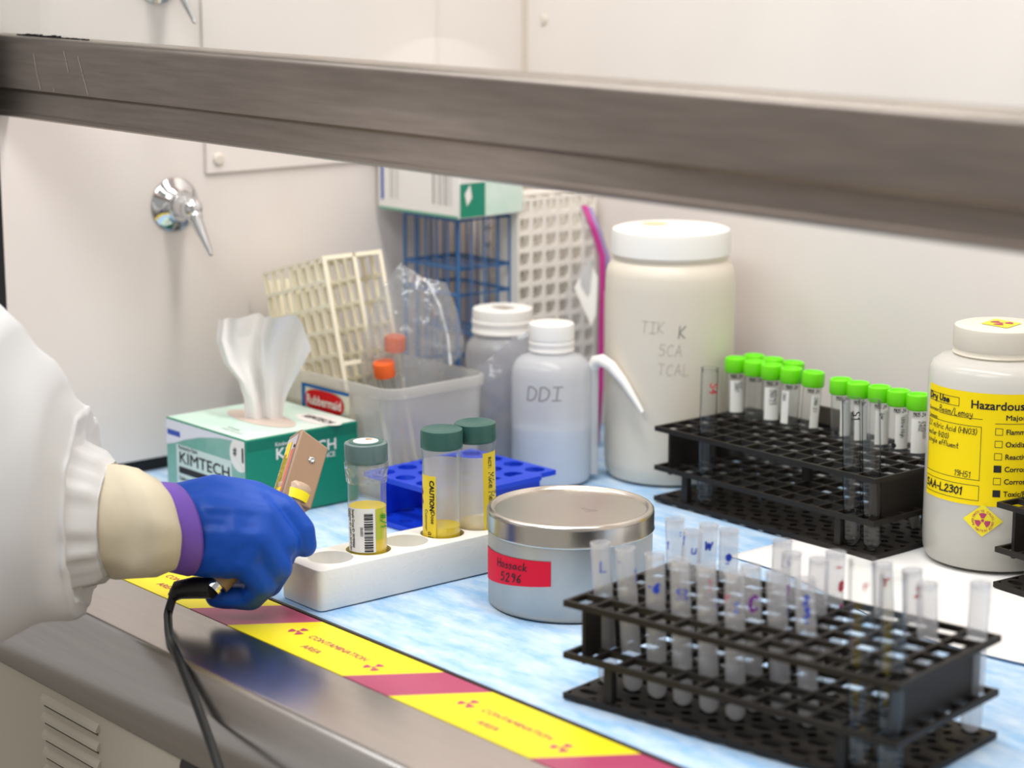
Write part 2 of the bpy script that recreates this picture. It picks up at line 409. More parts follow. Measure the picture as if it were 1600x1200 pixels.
def sheet(fn, x0, x1, y0, y1, nx=1, ny=1, mb=None):
    mb = mb or MB()
    vs = [fn(x0 + (x1 - x0) * i / nx, y0 + (y1 - y0) * j / ny) for j in range(ny + 1) for i in range(nx + 1)]
    fs = [(j * (nx + 1) + i, j * (nx + 1) + i + 1, (j + 1) * (nx + 1) + i + 1, (j + 1) * (nx + 1) + i) for j in range(ny) for i in range(nx)]
    return mb.add(vs, fs)
def poly(fn, pts, mb=None):
    mb = mb or MB()
    return mb.add([fn(*p) for p in pts], [tuple(range(len(pts)))])
def trefoil(fn, r, cx=0, cy=0, mb=None, hub=True, a0=90):
    mb = mb or MB()
    for k in range(3):
        a = R(a0 + 120 * k); pts = []
        for t in range(7): pts.append((cx + r * math.cos(a - R(30) + R(10) * t), cy + r * math.sin(a - R(30) + R(10) * t)))
        for t in range(6, -1, -1): pts.append((cx + .32 * r * math.cos(a - R(30) + R(10) * t), cy + .32 * r * math.sin(a - R(30) + R(10) * t)))
        for i in range(6): poly(fn, [pts[i], pts[i + 1], pts[12 - i], pts[13 - i]], mb)
    if hub: poly(fn, [(cx + .2 * r * math.cos(R(30 * k)), cy + .2 * r * math.sin(R(30 * k))) for k in range(12)], mb)
    return mb
CA = R(-40)   # the side of a round thing that looks towards the aisle

# ------------------------------------------------------------------ the fume hood: liner, ledge, sash
XL, XR, YB = -1.763, -0.10, 1.49
def struct(name, mb, m, parent=None, **k):
    o = obj(name, mb, m, parent, **k)
    if not parent: o['kind'] = 'structure'
    return o
wl = struct('wall_left', MB().box((XL - .03, .884, .011), (XL, YB + .03, 1.2)), M_wall, smooth=0)
struct('baseboard_left', MB().box((XL - .03, .884, -.004), (XL - .003, YB, .011)), M_black, smooth=0)
wb = struct('wall_back', MB().box((XL, YB, -.004), (XR, YB + .03, 1.2)), M_wall, smooth=0)
struct('wall_right', MB().box((XR, .884, -.004), (XR + .03, YB + .03, 1.2)), M_wall, smooth=0)
struct('ceiling', MB().box((XL - .03, .87, 1.2), (XR + .03, YB + .03, 1.23)), M_wall, smooth=0)
struct('trim_1', MB().box((XL - .06, .835, -.004), (XL - .0012, .884, 1.2)), M_black, smooth=0)
struct('floor', MB().box((-3.2, -1.2, -.95), (1.2, 1.6, -.92)), mat('room_floor', '#8A8378', 0.5), smooth=0)
# access panel with round screws on the left liner
ap = obj('access_panel', MB().box((XL, 1.0935, .277), (XL + .004, 1.37, .62)), M_wall, wl, bevel=.001)
def screw_head(parent, x, y, z, axis, r=.0062):
    Mx = Matrix.Translation((x, y, z)) @ (Matrix.Rotation(R(90), 4, 'Y') if axis == 'x' else Matrix.Rotation(R(90), 4, 'X'))
    o = obj('screw', MB().lathe([(r, 0), (r, .001), (r * .75, .0028), (0, .0034)], 18, Mx), mat('screw_cover', '#DDD3C6', 0.35), parent)
    return o
for z in (.290, .607): screw_head(ap, XL + .004, 1.107, z, 'x'); screw_head(ap, XL + .004, 1.356, z, 'x')
screw_head(wb, -1.732, YB, .412, 'y', .0055)
obj('corner_seam', MB().box((XL, YB - .004, .011), (XL + .004, YB, 1.2)), mat('seam_sealant', '#D5C9BB', 0.5), wb, smooth=0)

# worktop and rounded front ledge, one bent steel sheet
prof = [(1.489, -.004), (.8835, -.004), (.8835, 0), (.7605, 0), (.7565, -.0008), (.7535, -.0032), (.7455, -.0195), (.7435, -.0225), (.742, -.026), (.742, -.064), (.7435, -.0655),
        (.768, -.0655), (.768, -.03), (1.489, -.03)]
wt = thing('worktop', 'stainless steel fume hood worktop with a rounded front ledge', 'worktop')
obj('steel_sheet', MB().prism(prof, (0, 1, 0), (0, 0, 1), (XR - .002 - XL - .001, 0, 0), (XL + .001, 0, 0)), M_steel, wt, smooth=50)
obj('pad_stop', MB().box((XL + .002, .8815, 0), (XR - .002, .8842, .0012)), mat('pad_stop_strip', '#4A4642', 0.5, 0.6), wt, smooth=0)

cb = thing('base_cabinet', 'beige painted cabinet front with pressed louvres under the ledge', 'cabinet', (0, 0, 0))
obj('panel', MB().box((XL - .06, .744, -.90), (XR, .766, -.0665)), M_panel, cb, bevel=.001)
for k in range(5):
    z = -.0738 - .0143 * k
    mb = MB().prism([(.744, 0), (.7415, -.0040), (.7410, -.0066), (.744, -.0072)], (0, 1, 0), (0, 0, 1), (.087, 0, 0), (-1.455, 0, z))
    lv = obj('louvre', mb, M_panel, cb, smooth=0)
    obj('slot', MB().box((-1.453, .7436, z - .0098), (-1.370, .7442, z - .0072)), mat('slot_shadow', '#5A5346', 0.8), lv, smooth=0)
obj('cable_hole', MB().lathe([(0, 0), (.0105, 0), (.013, .001), (.013, .0016), (0, .0016)], 24, Matrix.Translation((-1.240, .7445, -.074)) @ Matrix.Rotation(R(90), 4, 'X')),
    mat('dark_grommet', '#2A2522', 0.5), cb)

# warning tape along the ledge
wtape = thing('warning_tape', 'yellow and magenta contamination area tape along the steel ledge', 'tape', (0, 0, 0))
Y0, Y1, SL = .8225, .8805, .665
def slant(x, y): return x + (y - Y0) * SL
def strip(name, xa, xb, m):
    vs = [(slant(xa, Y0), Y0), (slant(xb, Y0), Y0), (slant(xb, Y1), Y1), (slant(xa, Y1), Y1)]
    return obj(name, MB().prism(vs, (1, 0, 0), (0, 1, 0), (0, 0, .0004), (0, 0, .0001)), m, wtape, smooth=0)
tfn = on_plane((0, 0, .0007), (1, 0, 0), (0, 1, 0))
for k in range(-1, 7):
    xs = -1.3645 + .1985 * k
    strip('magenta_stripe', xs, xs + .0525, M_magenta)
    ys = strip('yellow_segment', xs + .0525, xs + .1985, M_yellow)
    b = xs + .0525
    mb = typed('CONTAMINATION', .0088, tfn, .003, 1, fit=.069, center=True, x=b + .096, y=.8512)
    typed('AREA', .0088, tfn, .003, 1, fit=.021, center=True, x=b + .086, y=.8352, mb=mb)
    trefoil(tfn, .0075, b + .046, .854, mb); trefoil(tfn, .0075, b + .1455, .849, mb)
    obj('lettering', mb, M_magtext, ys, smooth=0)
strip('yellow_segment', -1.3645 - .3970 + .0525 + .004, -1.3645 - .1985, M_yellow)

# blue absorbent pad and the white sheet lying on its right part
def crumple(x, y, s, a): return a * mnoise.noise(Vector((x * s, y * s, 3.7)))
mb = MB(); nx, ny = 150, 56
vs = [(-1.7655 + (1.6625) * i / nx, .8848 + (.6035) * j / ny, 0) for j in range(ny + 1) for i in range(nx + 1)]
vs = [(x, y, -.0006 + min(.0005, crumple(x, y, 14, .0009) + crumple(x, y, 38, .0004))) for x, y, z in vs]
mb.add(vs, [(j * (nx + 1) + i, j * (nx + 1) + i + 1, (j + 1) * (nx + 1) + i + 1, (j + 1) * (nx + 1) + i) for j in range(ny) for i in range(nx)])
pad = obj('absorbent_pad', mb, M_padblue, smooth=180)
s = pad.modifiers.new('thick', 'SOLIDIFY'); s.thickness = .002; s.offset = -1
tag(pad, 'blue mottled absorbent bench pad covering the hood worktop', 'pad')
mb = MB(); nx, ny = 70, 26
def ws(i, j):
    x = -1.203 + .85 * i / nx; y = 1.205 + .235 * j / ny
    y0 = y + .012 * math.sin(i * .22) * (1 - j / ny) + .03 * (1 - min(1, i / 12.0)) * (1 - j / ny)
    z = .0007 + max(0, crumple(x, y, 16, .0022)) * (1.0 if y < 1.30 else .1) + crumple(x, y, 60, .0003)
    return (x, y0, max(.0004, z))
mb.add([ws(i, j) for j in range(ny + 1) for i in range(nx + 1)], [(j * (nx + 1) + i, j * (nx + 1) + i + 1, (j + 1) * (nx + 1) + i + 1, (j + 1) * (nx + 1) + i) for j in range(ny) for i in range(nx)])
tag(obj('paper_sheet', mb, M_paper, smooth=180, solid=.0004), 'white wrinkled paper sheet spread on the blue pad under the racks', 'paper')

# sash
sash = thing('hood_sash', 'raised glass fume hood sash with a wide steel handle bar', 'sash', (0, 0, 0))
sp = [(.870, .3705), (.870, .4085), (.8712, .4118), (.874, .4138), (.878, .4145), (.894, .4145), (.896, .4125), (.896, .347), (.894, .345), (.8745, .345), (.8725, .3465), (.8725, .3490), (.8748, .3505), (.8748, .3665), (.8735, .3690)]
obj('handle_bar', MB().prism(sp, (0, 1, 0), (0, 0, 1), (XR - XL - .004, 0, 0), (XL + .002, 0, 0)), M_sash, sash, smooth=50)
sf = on_plane((0, .8697, 0), (1, 0, 0), (0, 0, 1))
mb = MB()
ribbon(mb, [[(-1.6125, .4053), (-1.6090, .397), (-1.6064, .389)], [(-1.5893, .4022), (-1.583, .389), (-1.575, .3721)], [(-1.6645, .4011), (-1.661, .387), (-1.6549, .3719)], [(-1.6326, .3741), (-1.6317, .3716)]], .0006, sf)
obj('scratch', mb, mat('bare_scratch', '#D8D2CA', .4, .6), sash, smooth=0)
mb = MB(); rr = random.Random(3)
for k in range(34):
    x = -1.711 + .0036 * k + rr.uniform(-.001, .001); w = rr.uniform(.0008, .0026)
    mb.box((x, .8790, .4143), (x + w, .8815, .4152 + rr.uniform(0, .0016) * (1 if k < 22 else .3)))
obj('old_sealant', mb, M_black, sash, smooth=0)
obj('glass_pane', MB().box((XL + .004, .8825, .412), (XR - .004, .8875, 1.19)), M_sashglass, sash, smooth=0)

# chrome gas outlets on the left liner
def gas_valve(y, z, label):
    t = thing('gas_outlet', label, 'valve', (XL, y, z), 0, 'chrome outlets on the left hood wall')
    X = Matrix.Rotation(R(90), 4, 'Y')
    obj('flange', MB().lathe([(0, .0005), (.0245, .0005), (.0252, .002), (.0235, .0036), (.0175, .0065), (.0135, .0095), (.0122, .0125), (0, .0125)], 48, X), M_chrome, t)
    obj('neck', MB().lathe([(0, .011), (.0108, .011), (.0108, .024), (.0095, .0265), (0, .0265)], 32, X), M_chrome, t)
    obj('elbow', MB().lathe([(0, -.0105)] + [(.0108 * math.cos(R(a)), .0108 * math.sin(R(a))) for a in range(-75, 90, 15)] + [(0, .0108)], 28, Matrix.Translation((.0295, 0, -.001))), M_chrome, t)
    d = Vector((.63, .0, -.776)); Q = Matrix.Translation((.0295, 0, -.001)) @ d.to_track_quat('Z', 'Y').to_matrix().to_4x4()
    pr = [(0, .007), (.0068, .007), (.0074, .0085), (.0074, .0115), (.0062, .013)]
    zz = .013; rr = .0064
    for k in range(14):
        pr += [(rr, zz + .0006), (rr - .0009, zz + .0024)]; zz += .0026; rr -= .00029
    pr += [(rr, zz + .001), (rr * .6, zz + .0024), (0, zz + .0026)]
    obj('nozzle', MB().lathe(pr, 24, Q), M_chrome, t)
gas_valve(1.060, .2505, 'chrome gas outlet with ribbed nozzle below the steel bar')
gas_valve(1.050, .4615, 'chrome gas outlet seen through the glass above the steel bar')

# ------------------------------------------------------------------ tissue box and its twin
def tissue_box(label, corner, rot, W, D, H, name='tissue_box', upper=False):
    t = thing(name, label, 'box', corner, R(rot))
    # local: front right bottom corner is the origin, x to the left is negative, y away
    body = MB().box((-W, 0, 0), (0, D, H))
    obj('carton', body, M_boxgreen if not upper else M_boxwhite, t, bevel=.0008)
    e = .0003
    L = on_plane((-W, 0, 0), (1, 0, 0), (0, 0, 1), e)       # long face
    S = on_plane((0, 0, 0), (0, 1, 0), (0, 0, 1), e)        # short face
    T = on_plane((-W, 0, H), (1, 0, 0), (0, 1, 0), e)       # top
    def lift(fn, a): 
        n = {id(L): Vector((0, -a, 0)), id(S): Vector((a, 0, 0)), id(T): Vector((0, 0, a))}[id(fn)]
        return lambda x, y: fn(x, y) + n
    return t, L, S, T, lift

W, D, H = .128, .120, .0717
t, L, S, T, lift = tissue_box('green and white tissue carton with a tissue pulled up', (-1.5449, .9920, .0004), 1.0, W, D, H)
o = obj('front_print', sheet(L, .001, W - .001, .001, H - .001), M_boxteal, t, smooth=0)
obj('white_wave', poly(lift(L, .0003), [(.001, .047), (.014, .050), (.032, .056), (.055, .062), (.085, .067), (W - .001, .0700), (W - .001, H - .001), (.001, H - .001)]), mat('box_lavender', '#E2E2EC', .5), o, smooth=0)
obj('white_panel', sheet(lift(L, .0002), .017, .106, .004, .0500), mat('box_pale', '#CFE0DB', .5), o, smooth=0)
mb = typed('KIMTECH', .0150, lift(L, .0006), .010, x=.021, y=.0335, fit=.080)
poly(lift(L, .0006), [(.021, .0240), (.067, .0240), (.067, .0300), (.021, .0300)], mb)
typed('Kimberly-Clark', .0050, lift(L, .0006), .006, x=.021, y=.0462, mb=mb)
typed('Delicate Task Wipers', .0055, lift(L, .0006), .006, x=.021, y=.0175, mb=mb)
typed('280 wipes', .0055, lift(L, .0006), .006, x=.021, y=.0110, mb=mb)
obj('lettering', mb, M_ink, o, smooth=0)
obj('blue_mark', sheet(lift(L, .0005), .003, .024, H - .0150, H - .0100), M_boxblue, o, smooth=0)
bd = [(W - .0085 + .0155 * math.cos(R(a)), .0580 + .0155 * math.sin(R(a))) for a in range(120, 301, 12)]
obj('round_badge', poly(lift(L, .0005), [p for p in bd if p[1] < H - .001] + [(W - .001, .0440), (W - .001, H - .001), (W - .017, H - .001)]), M_boxwhite, o, smooth=0)
mb = typed('1', .018, lift(L, .0008), .03, .9, x=W - .0080, y=.0520); typed('#', .011, lift(L, .0008), .01, .8, x=W - .0185, y=.0565, mb=mb)
obj('lettering', mb, M_ink, o, smooth=0)
o = obj('end_print', sheet(S, .001, D - .001, .0615, .0700), mat('box_darkgreen', '#04755C', .5), t, smooth=0)
mb = typed('KIMTECH', .0142, lift(S, .0002), .020, x=.030, y=.0505, fit=.064); typed('SCIENCE', .0065, lift(S, .0002), .015, x=.070, y=.0440, fit=.024, mb=mb); typed('Kimberly-Clark', .0050, lift(S, .0002), .010, x=.030, y=.0622, mb=mb)
obj('lettering', mb, M_white, o, smooth=0)
o = obj('top_print', sheet(T, .001, W - .001, .001, D - .001), M_boxmint, t, smooth=0)
el = [(W * .5 + .047 * math.cos(R(a)), D * .50 + .019 * math.sin(R(a))) for a in range(0, 360, 12)]
obj('slot', poly(lift(T, .0003), el), M_slot, o, smooth=0)
el = [(W * .80 + .030 * math.cos(R(a)), D * .80 + .013 * math.sin(R(a))) for a in range(0, 360, 12)]
obj('white_oval', poly(lift(T, .0003), el), M_boxwhite, o, smooth=0)
mb = typed('KIMTECH', .0125, lift(T, .0006), .015, .8, center=True, x=W * .80, y=D * .765)
typed('Kimwipes', .005, lift(T, .0006), .0, x=W * .58, y=.016, mb=mb); typed('delicate task wipers', .004, lift(T, .0006), .0, x=W * .58, y=.010, mb=mb)
obj('lettering', mb, M_ink, o, smooth=0)
# the tissue: a folded fan rising out of the slot
e1, e2 = Vector((.641, .767, 0)), Vector((-.767, .641, 0))
mb = MB(); nx, ny = 60, 40; base = Vector((-1.6085, 1.0505, .0705))
def interp(tab, t):
    for (a, va), (b, vb) in zip(tab, tab[1:]):
        if t <= b: return va + (vb - va) * (t - a) / (b - a)
    return tab[-1][1]
lt = [(0, -.015), (.22, -.017), (.40, -.023), (.58, -.037), (.8, -.045), (1, -.044)]
rtab = [(0, .018), (.22, .021), (.40, .026), (.58, .033), (.8, .042), (1, .050)]
vs = []
for j in range(ny + 1):
    v = j / ny
    for i in range(nx + 1):
        u = i / nx
        x = interp(lt, v) + (interp(rtab, v) - interp(lt, v)) * u
        top = .083 + .012 * math.sin(u * 2.6 + .3) + (.006 if u > .55 else 0) * (1 - abs(u - .75) * 4 if abs(u - .75) < .25 else 0) - .016 * max(0, u - .8) / .2
        d = (.004 + .012 * v) * math.sin(u * 15 + 1.2 * v + 1.2 * math.sin(v * 3)) * (1 - .35 * v) + .005 * v * math.sin(u * 31 + 2 * v) + .02 * v * v * (math.cos(u * 3.1) )
        x += .003 * v * math.cos(u * 15)
        p = base + e1 * x + e2 * d + Vector((0, 0, top * v))
        vs.append(p)
mb.add(vs, [(j * (nx + 1) + i, j * (nx + 1) + i + 1, (j + 1) * (nx + 1) + i + 1, (j + 1) * (nx + 1) + i) for j in range(ny) for i in range(nx)])
tis = obj('tissue', mb, M_tissue, smooth=180)
tis.parent = t; tis.matrix_parent_inverse = (Matrix.Translation((-1.5449, .9920, .0004)) @ Matrix.Rotation(R(1), 4, 'Z')).inverted()

W2, D2, H2 = .122, .085, .085
t, L, S, T, lift = tissue_box('white and green tissue carton on top of the blue wire rack', (-1.634, 1.298, .2292), 3.0, W2, D2, H2, upper=True)
o = obj('front_print', MB().add([L(.001, .0005), L(W2 - .001, .0005), L(W2 - .001, .0028), L(.001, .0028)], [(0, 1, 2, 3)]), mat('box_edge_green', '#5FA98A', .5), t, smooth=0)
obj('blue_stripe', sheet(lift(L, .0002), .005, .009, .010, .05), M_boxblue, o, smooth=0)
mb = MB()
for k, (x, w) in enumerate(((.020, .0008), (.024, .0006), (.030, .0008), (.084, .0012), (.088, .0006), (.0935, .0012), (.098, .0006), (.102, .0012), (.106, .0008), (.111, .0006))):
    poly(lift(L, .0004), [(x, .012), (x + w, .012), (x + w, .052), (x, .052)], mb)
obj('small_print', mb, M_greyink, o, smooth=0)
o = obj('end_print', sheet(S, .0015, .034, .001, .034), M_boxgreen, t, smooth=0)
obj('mint_panel', sheet(lift(S, .0001), .034, D2 - .001, .001, H2 - .002), M_boxmint, o, smooth=0)
obj('white_diamond', poly(lift(S, .0004), [(.010, .012), (.0165, .020), (.014, .033), (.007, .024)]), M_boxwhite, o, smooth=0)
mb = MB()
for k in range(5): typed('Wipes', .005, lift(S, .0005), .01, x=.006, y=.037 + k * .005, mb=mb)
obj('lettering', mb, M_white, o, smooth=0)
obj('dark_print', typed('KIM', .018, lift(S, .0005), .03, x=.036, y=.044), M_ink, o, smooth=0)

# ------------------------------------------------------------------ wire rack, white rack, cream rack (standing on end)
wr = thing('wire_rack', 'tall blue coated wire tube rack standing under the upper carton', 'rack', (-1.739, 1.312, .0008))
WX, WY, WH = .086, .066, .226
r1 = .0011
def wire(pts, name='wire', rad=r1): return obj(name, MB().tube(pts, rad, 6), M_bluewire, wr)
xs = [WX * k / 5 for k in range(6)]; ysw = [WY * k / 4 for k in range(5)]
for x in xs:
    for y in (0, WY): wire([(x, y, .001), (x, y, WH)], rad=.0019 if x in (0, WX) else r1)
for y in ysw[1:-1]:
    for x in (0, WX): wire([(x, y, .001), (x, y, WH)], rad=.0012)
for z in (.004, .072, .150, .176, WH - .002):
    wire([(0, 0, z), (WX, 0, z), (WX, WY, z), (0, WY, z), (0, 0, z)], 'wire_ring', .0019)
for z in (.004, .110, .176):
    for y in ysw[1:-1]: wire([(0, y, z), (WX, y, z)], 'cross_wire', .0012)

def end_rack(name, label, M, W, Lh, dep, nx, ny, tiers, m, bar=.0016, hp=10, wall=True):
    """moulded tube rack standing on its end: x across, z along its length, tiers set back along y"""
    t = thing(name, label, 'rack', M=M)
    B = Matrix(((1, 0, 0, 0), (0, 0, 1, 0), (0, 1, 0, 0), (0, 0, 0, 1)))     # grid plane xy -> xz, thickness -> y
    for k, y in enumerate(tiers):
        Mk = Matrix.Translation((0, y, 0)) @ B
        obj('grid', MB().holed(nx, ny, W / nx, Lh / ny, 0, .004, W / nx / 2 - bar, Lh / ny / 2 - bar, hp, 8, Mk), m, t, smooth=30)
    obj('side_wall', MB().box((0, .004, Lh * .04), (.0025, tiers[1], Lh * .96)), m, t, smooth=0)
    if wall: obj('side_wall', MB().box((W - .0025, .004, Lh * .04), (W, tiers[1], Lh * .96)), m, t, smooth=0)
    else:
        for z in (0, Lh * .5, Lh - .004): obj('side_bar', MB().box((W - .003, .004, z), (W, tiers[-1], z + .004)), m, t, smooth=0)
    for z in (.0, Lh * .42, Lh - .0035): obj('crossbar', MB().box((.001, tiers[1] + .004, z), (W - .001, tiers[-1], z + .0035)), m, t, smooth=0)
    return t
# white: face looks +x, local x -> +y, local y -> -x
Mw = Matrix(((0, -1, 0, -1.640), (1, 0, 0, 1.3775), (0, 0, 1, .0008), (0, 0, 0, 1)))
end_rack('tube_rack', 'off white moulded tube rack standing on end in the back corner', Mw, .104, .241, .06, 6, 14, (0, .03, .056), M_offwhite, .0022)
# cream: face looks -y, leaning to the left
Mc = Matrix.Translation((-1.579, 1.137, .0105)) @ Matrix.Rotation(R(-15.5), 4, 'Y') @ Matrix.Translation((-.104, 0, 0))
end_rack('tube_rack', 'cream moulded tube rack leaning inside the clear bin', Mc, .104, .206, .068, 7, 9, (0, .034, .064), M_cream, .0014, wall=False)

# ------------------------------------------------------------------ clear bin with its bags
def rrect(x0, x1, y0, y1, r, n=6):
    pts = []
    for cx, cy, a0 in ((x1 - r, y0 + r, -90), (x1 - r, y1 - r, 0), (x0 + r, y1 - r, 90), (x0 + r, y0 + r, 180)):
        for k in range(n + 1):
            a = R(a0 + 90 * k / n); pts.append((cx + r * math.cos(a), cy + r * math.sin(a)))
    return pts
def loft(mb, rings, cap=True):
    n = len(rings[0]); vs = [p for r_ in rings for p in r_]
    fs = [(i * n + k, i * n + (k + 1) % n, (i + 1) * n + (k + 1) % n, (i + 1) * n + k) for i in range(len(rings) - 1) for k in range(n)]
    if cap: fs.append(tuple(range(n - 1, -1, -1)))
    return mb.add(vs, fs)
bn = thing('storage_bin', 'clear plastic storage bin with a red oval label beside the tissue carton', 'bin', (-1.507, 1.1185, .0004), R(2.5))
BW, BD, BH = .232, .120, .1045
mb = MB(); rings = []
for z, s, r in ((.0, .008, .014), (.004, .0045, .016), (.09, .0015, .018), (BH - .010, .0012, .018), (BH - .0095, -.001, .02), (BH - .001, -.001, .02), (BH, -.0002, .02)):
    rings.append([(x, y, z) for x, y in rrect(-BW + s, -s, s, BD - s, r)])
for z, s, r in ((BH, .0022, .017), (BH - .02, .0032, .017), (.006, .0065, .015)):
    rings.append([(x, y, z) for x, y in rrect(-BW + s, -s, s, BD - s, r)])
loft(mb, rings); n_ = len(rings[0]); mb.f.append(tuple(len(mb.v) - n_ + k for k in range(n_)))
obj('bin_body', mb, M_bin, bn, smooth=60)
bl = obj('label', sheet(on_plane((-.128, -.0004, .060), (1, 0, 0), (0, 0, 1)), 0, .0705, 0, .0335), M_bincream, bn, smooth=0)
F = on_plane((-.128, -.0008, .060), (1, 0, 0), (0, 0, 1))
mb = sheet(F, 0, .005, 0, .0335); sheet(F, .005, .0705, .0305, .0335, mb=mb)
obj('blue_frame', mb, M_binblue, bl, smooth=0)
F2 = on_plane((-.128, -.0011, .060), (1, 0, 0), (0, 0, 1))
obj('red_oval', poly(F2, [(.034 + .029 * (abs(math.cos(R(a))) ** .7) * (1 if math.cos(R(a)) > 0 else -1), .0195 + .0105 * (abs(math.sin(R(a))) ** .8) * (1 if math.sin(R(a)) > 0 else -1)) for a in range(0, 360, 10)]), M_binred, bl, smooth=0)
obj('lettering', typed('Rubbermaid', .0125, on_plane((-.128, -.0014, .060), (1, 0, 0), (0, 0, 1)), .015, .85, center=True, x=.034, y=.0155), M_white, bl, smooth=0)
obj('small_print', typed('CLEAR ORGANIZER', .005, on_plane((-.128, -.0014, .060), (1, 0, 0), (0, 0, 1)), 0, 1, x=.009, y=.003), M_ink, bl, smooth=0)

def pillow_bag(outline, centre, ex, ez, ed, thick, seed, nr=14):
    """closed film bag: outline in (ex, ez), front and back sheets bulging along ed"""
    mb = MB(); n = len(outline); cx = sum(p[0] for p in outline) / n; cz = sum(p[1] for p in outline) / n
    dense = []
    for k in range(n):
        a, b = outline[k], outline[(k + 1) % n]
        for q in range(4): dense.append((a[0] + (b[0] - a[0]) * q / 4, a[1] + (b[1] - a[1]) * q / 4))
    n = len(dense)
    for side in (1, -1):
        vs = []; 
        for j in range(nr + 1):
            s = j / nr
            for x, z in dense:
                px, pz = cx + (x - cx) * s, cz + (z - cz) * s
                w = (1 - s ** 2.2) * thick * side
                c = mnoise.noise(Vector((px * 38, pz * 38, seed + side * 3))) * .006 * (1.1 - s) + mnoise.noise(Vector((px * 95, pz * 95, seed))) * .0022
                vs.append(centre + ex * px + ez * pz + ed * (w + c))
        fs = [(j * n + k, j * n + (k + 1) % n, (j + 1) * n + (k + 1) % n, (j + 1) * n + k) for j in range(nr) for k in range(n)]
        mb.add(vs, fs)
    return mb
EX, ED, EZ = Vector((.641, .767, 0)), Vector((.767, -.641, 0)), Vector((0, 0, 1))
c0 = Vector((-1.576, 1.198, .1195))
zb = thing('zip_bag', 'clear zip bag holding orange capped tubes in the bin', 'bag', (0, 0, 0))
outl = [(-.046, -.055), (-.050, -.012), (-.044, .022), (-.030, .060), (-.012, .084), (.010, .070), (.030, .066), (.040, .040), (.047, .008), (.044, -.004), (.030, -.012), (.020, -.050)]
obj('film', pillow_bag(outl, c0, EX, EZ, ED, .014, 2.0), M_bag, zb, smooth=180)
zp = [c0 + EX * x + EZ * z + ED * .006 for x, z in ((.013, .068), (.024, .045), (.031, .018), (.034, -.010))]
obj('zip_strip', MB().tube(zp, .0016, 6), mat('zip_white', '#EDEEEE', .4), zb)
# two orange capped tubes lying in the bag
def capped_tube(label, base, d, r=.0098):
    d = Vector(d).normalized(); Mx = Matrix.Translation(base) @ d.to_track_quat('Z', 'Y').to_matrix().to_4x4()
    t = thing('sample_tube', label, 'tube', M=Mx, group='orange capped tubes in the zip bag')
    obj('tube_body', MB().lathe([(0, 0), (.003, .0005), (r * .8, .014), (r * .85, .058), (r * .8, .058), (0, .056)], 20), M_clearps, t)
    pr = [(0, .050), (r, .050), (r, .062), (r * .92, .0635), (r * .75, .0635), (r * .70, .0625), (0, .0625)]
    mb = MB().lathe(pr, 36)
    mb.v = [(x * (1.03 if (k % 36) % 2 else 1), y * (1.03 if (k % 36) % 2 else 1), z) for k, (x, y, z) in enumerate(mb.v)]
    obj('cap', mb, M_orange, t)
capped_tube('orange capped tube in the zip bag, lower of the two', c0 + EX * -.0215 + EZ * -.0690 + ED * -.001, EX * -.10 + EZ * 1 + ED * .18)
capped_tube('orange capped tube in the zip bag, upper and partly behind', c0 + EX * -.0205 + EZ * -.0500 + ED * -.019, EX * .04 + EZ * 1 + ED * .10)

c1 = Vector((-1.527, 1.263, .083))
cbg = thing('plastic_bag', 'crumpled clear plastic bag between the bin and the wash bottle', 'bag', (0, 0, 0))
outl = [(-.047, -.065), (-.052, -.02), (-.040, .012), (-.012, .030), (.012, .052), (.030, .058), (.040, .035), (.042, -.02), (.038, -.055), (.01, -.078)]
obj('film', pillow_bag(outl, c1, EX, EZ, ED, .010, 9.0), M_baggrey, cbg, smooth=180)

# ------------------------------------------------------------------ jars and bottles
def ribbed(prof, n, zlo, zhi, k=.985):
    mb = MB().lathe(prof, n); out = []
    for (x, y, z) in mb.v:
        a = math.atan2(y, x); i = round(a / (2 * math.pi / n))
        r_ = math.hypot(x, y); f = k if (zlo <= z <= zhi and i % 2) else 1.0
        out.append((x * f, y * f, z))
    mb.v = out; return mb
# small white jar behind the bags
t = thing('small_jar', 'small translucent jar with white screw lid before the wire rack', 'jar', (-1.5805, 1.3085, .0004))
obj('jar_body', MB().lathe([(0, 0), (.032, 0), (.0355, .003), (.0362, .008), (.0362, .108), (.034, .116), (.029, .121), (.0278, .124), (.0278, .136), (0, .136)], 48), M_greyjar, t)
obj('liquid', MB().lathe([(0, .002), (.033, .002), (.0345, .006), (.0345, .095), (0, .095)], 40), mat('jar_grey', '#A3A3AE', .4), t)
obj('lid', ribbed([(0, .1255), (.0298, .1255), (.0300, .1275), (.0292, .1285), (.0292, .134), (.0298, .1345), (.0298, .1375), (.0292, .138), (.0292, .146), (.0285, .1485), (.024, .1495), (.018, .1492), (0, .149)], 96, .1379, .1461), M_lidwhite, t)
obj('lid_mark', sheet(on_plane((0, 0, .1499), (1, 0, 0), (0, 1, 0)), -.008, .012, -.008, .006), mat('lid_smudge', '#B9B1A8', .6), t, smooth=0)

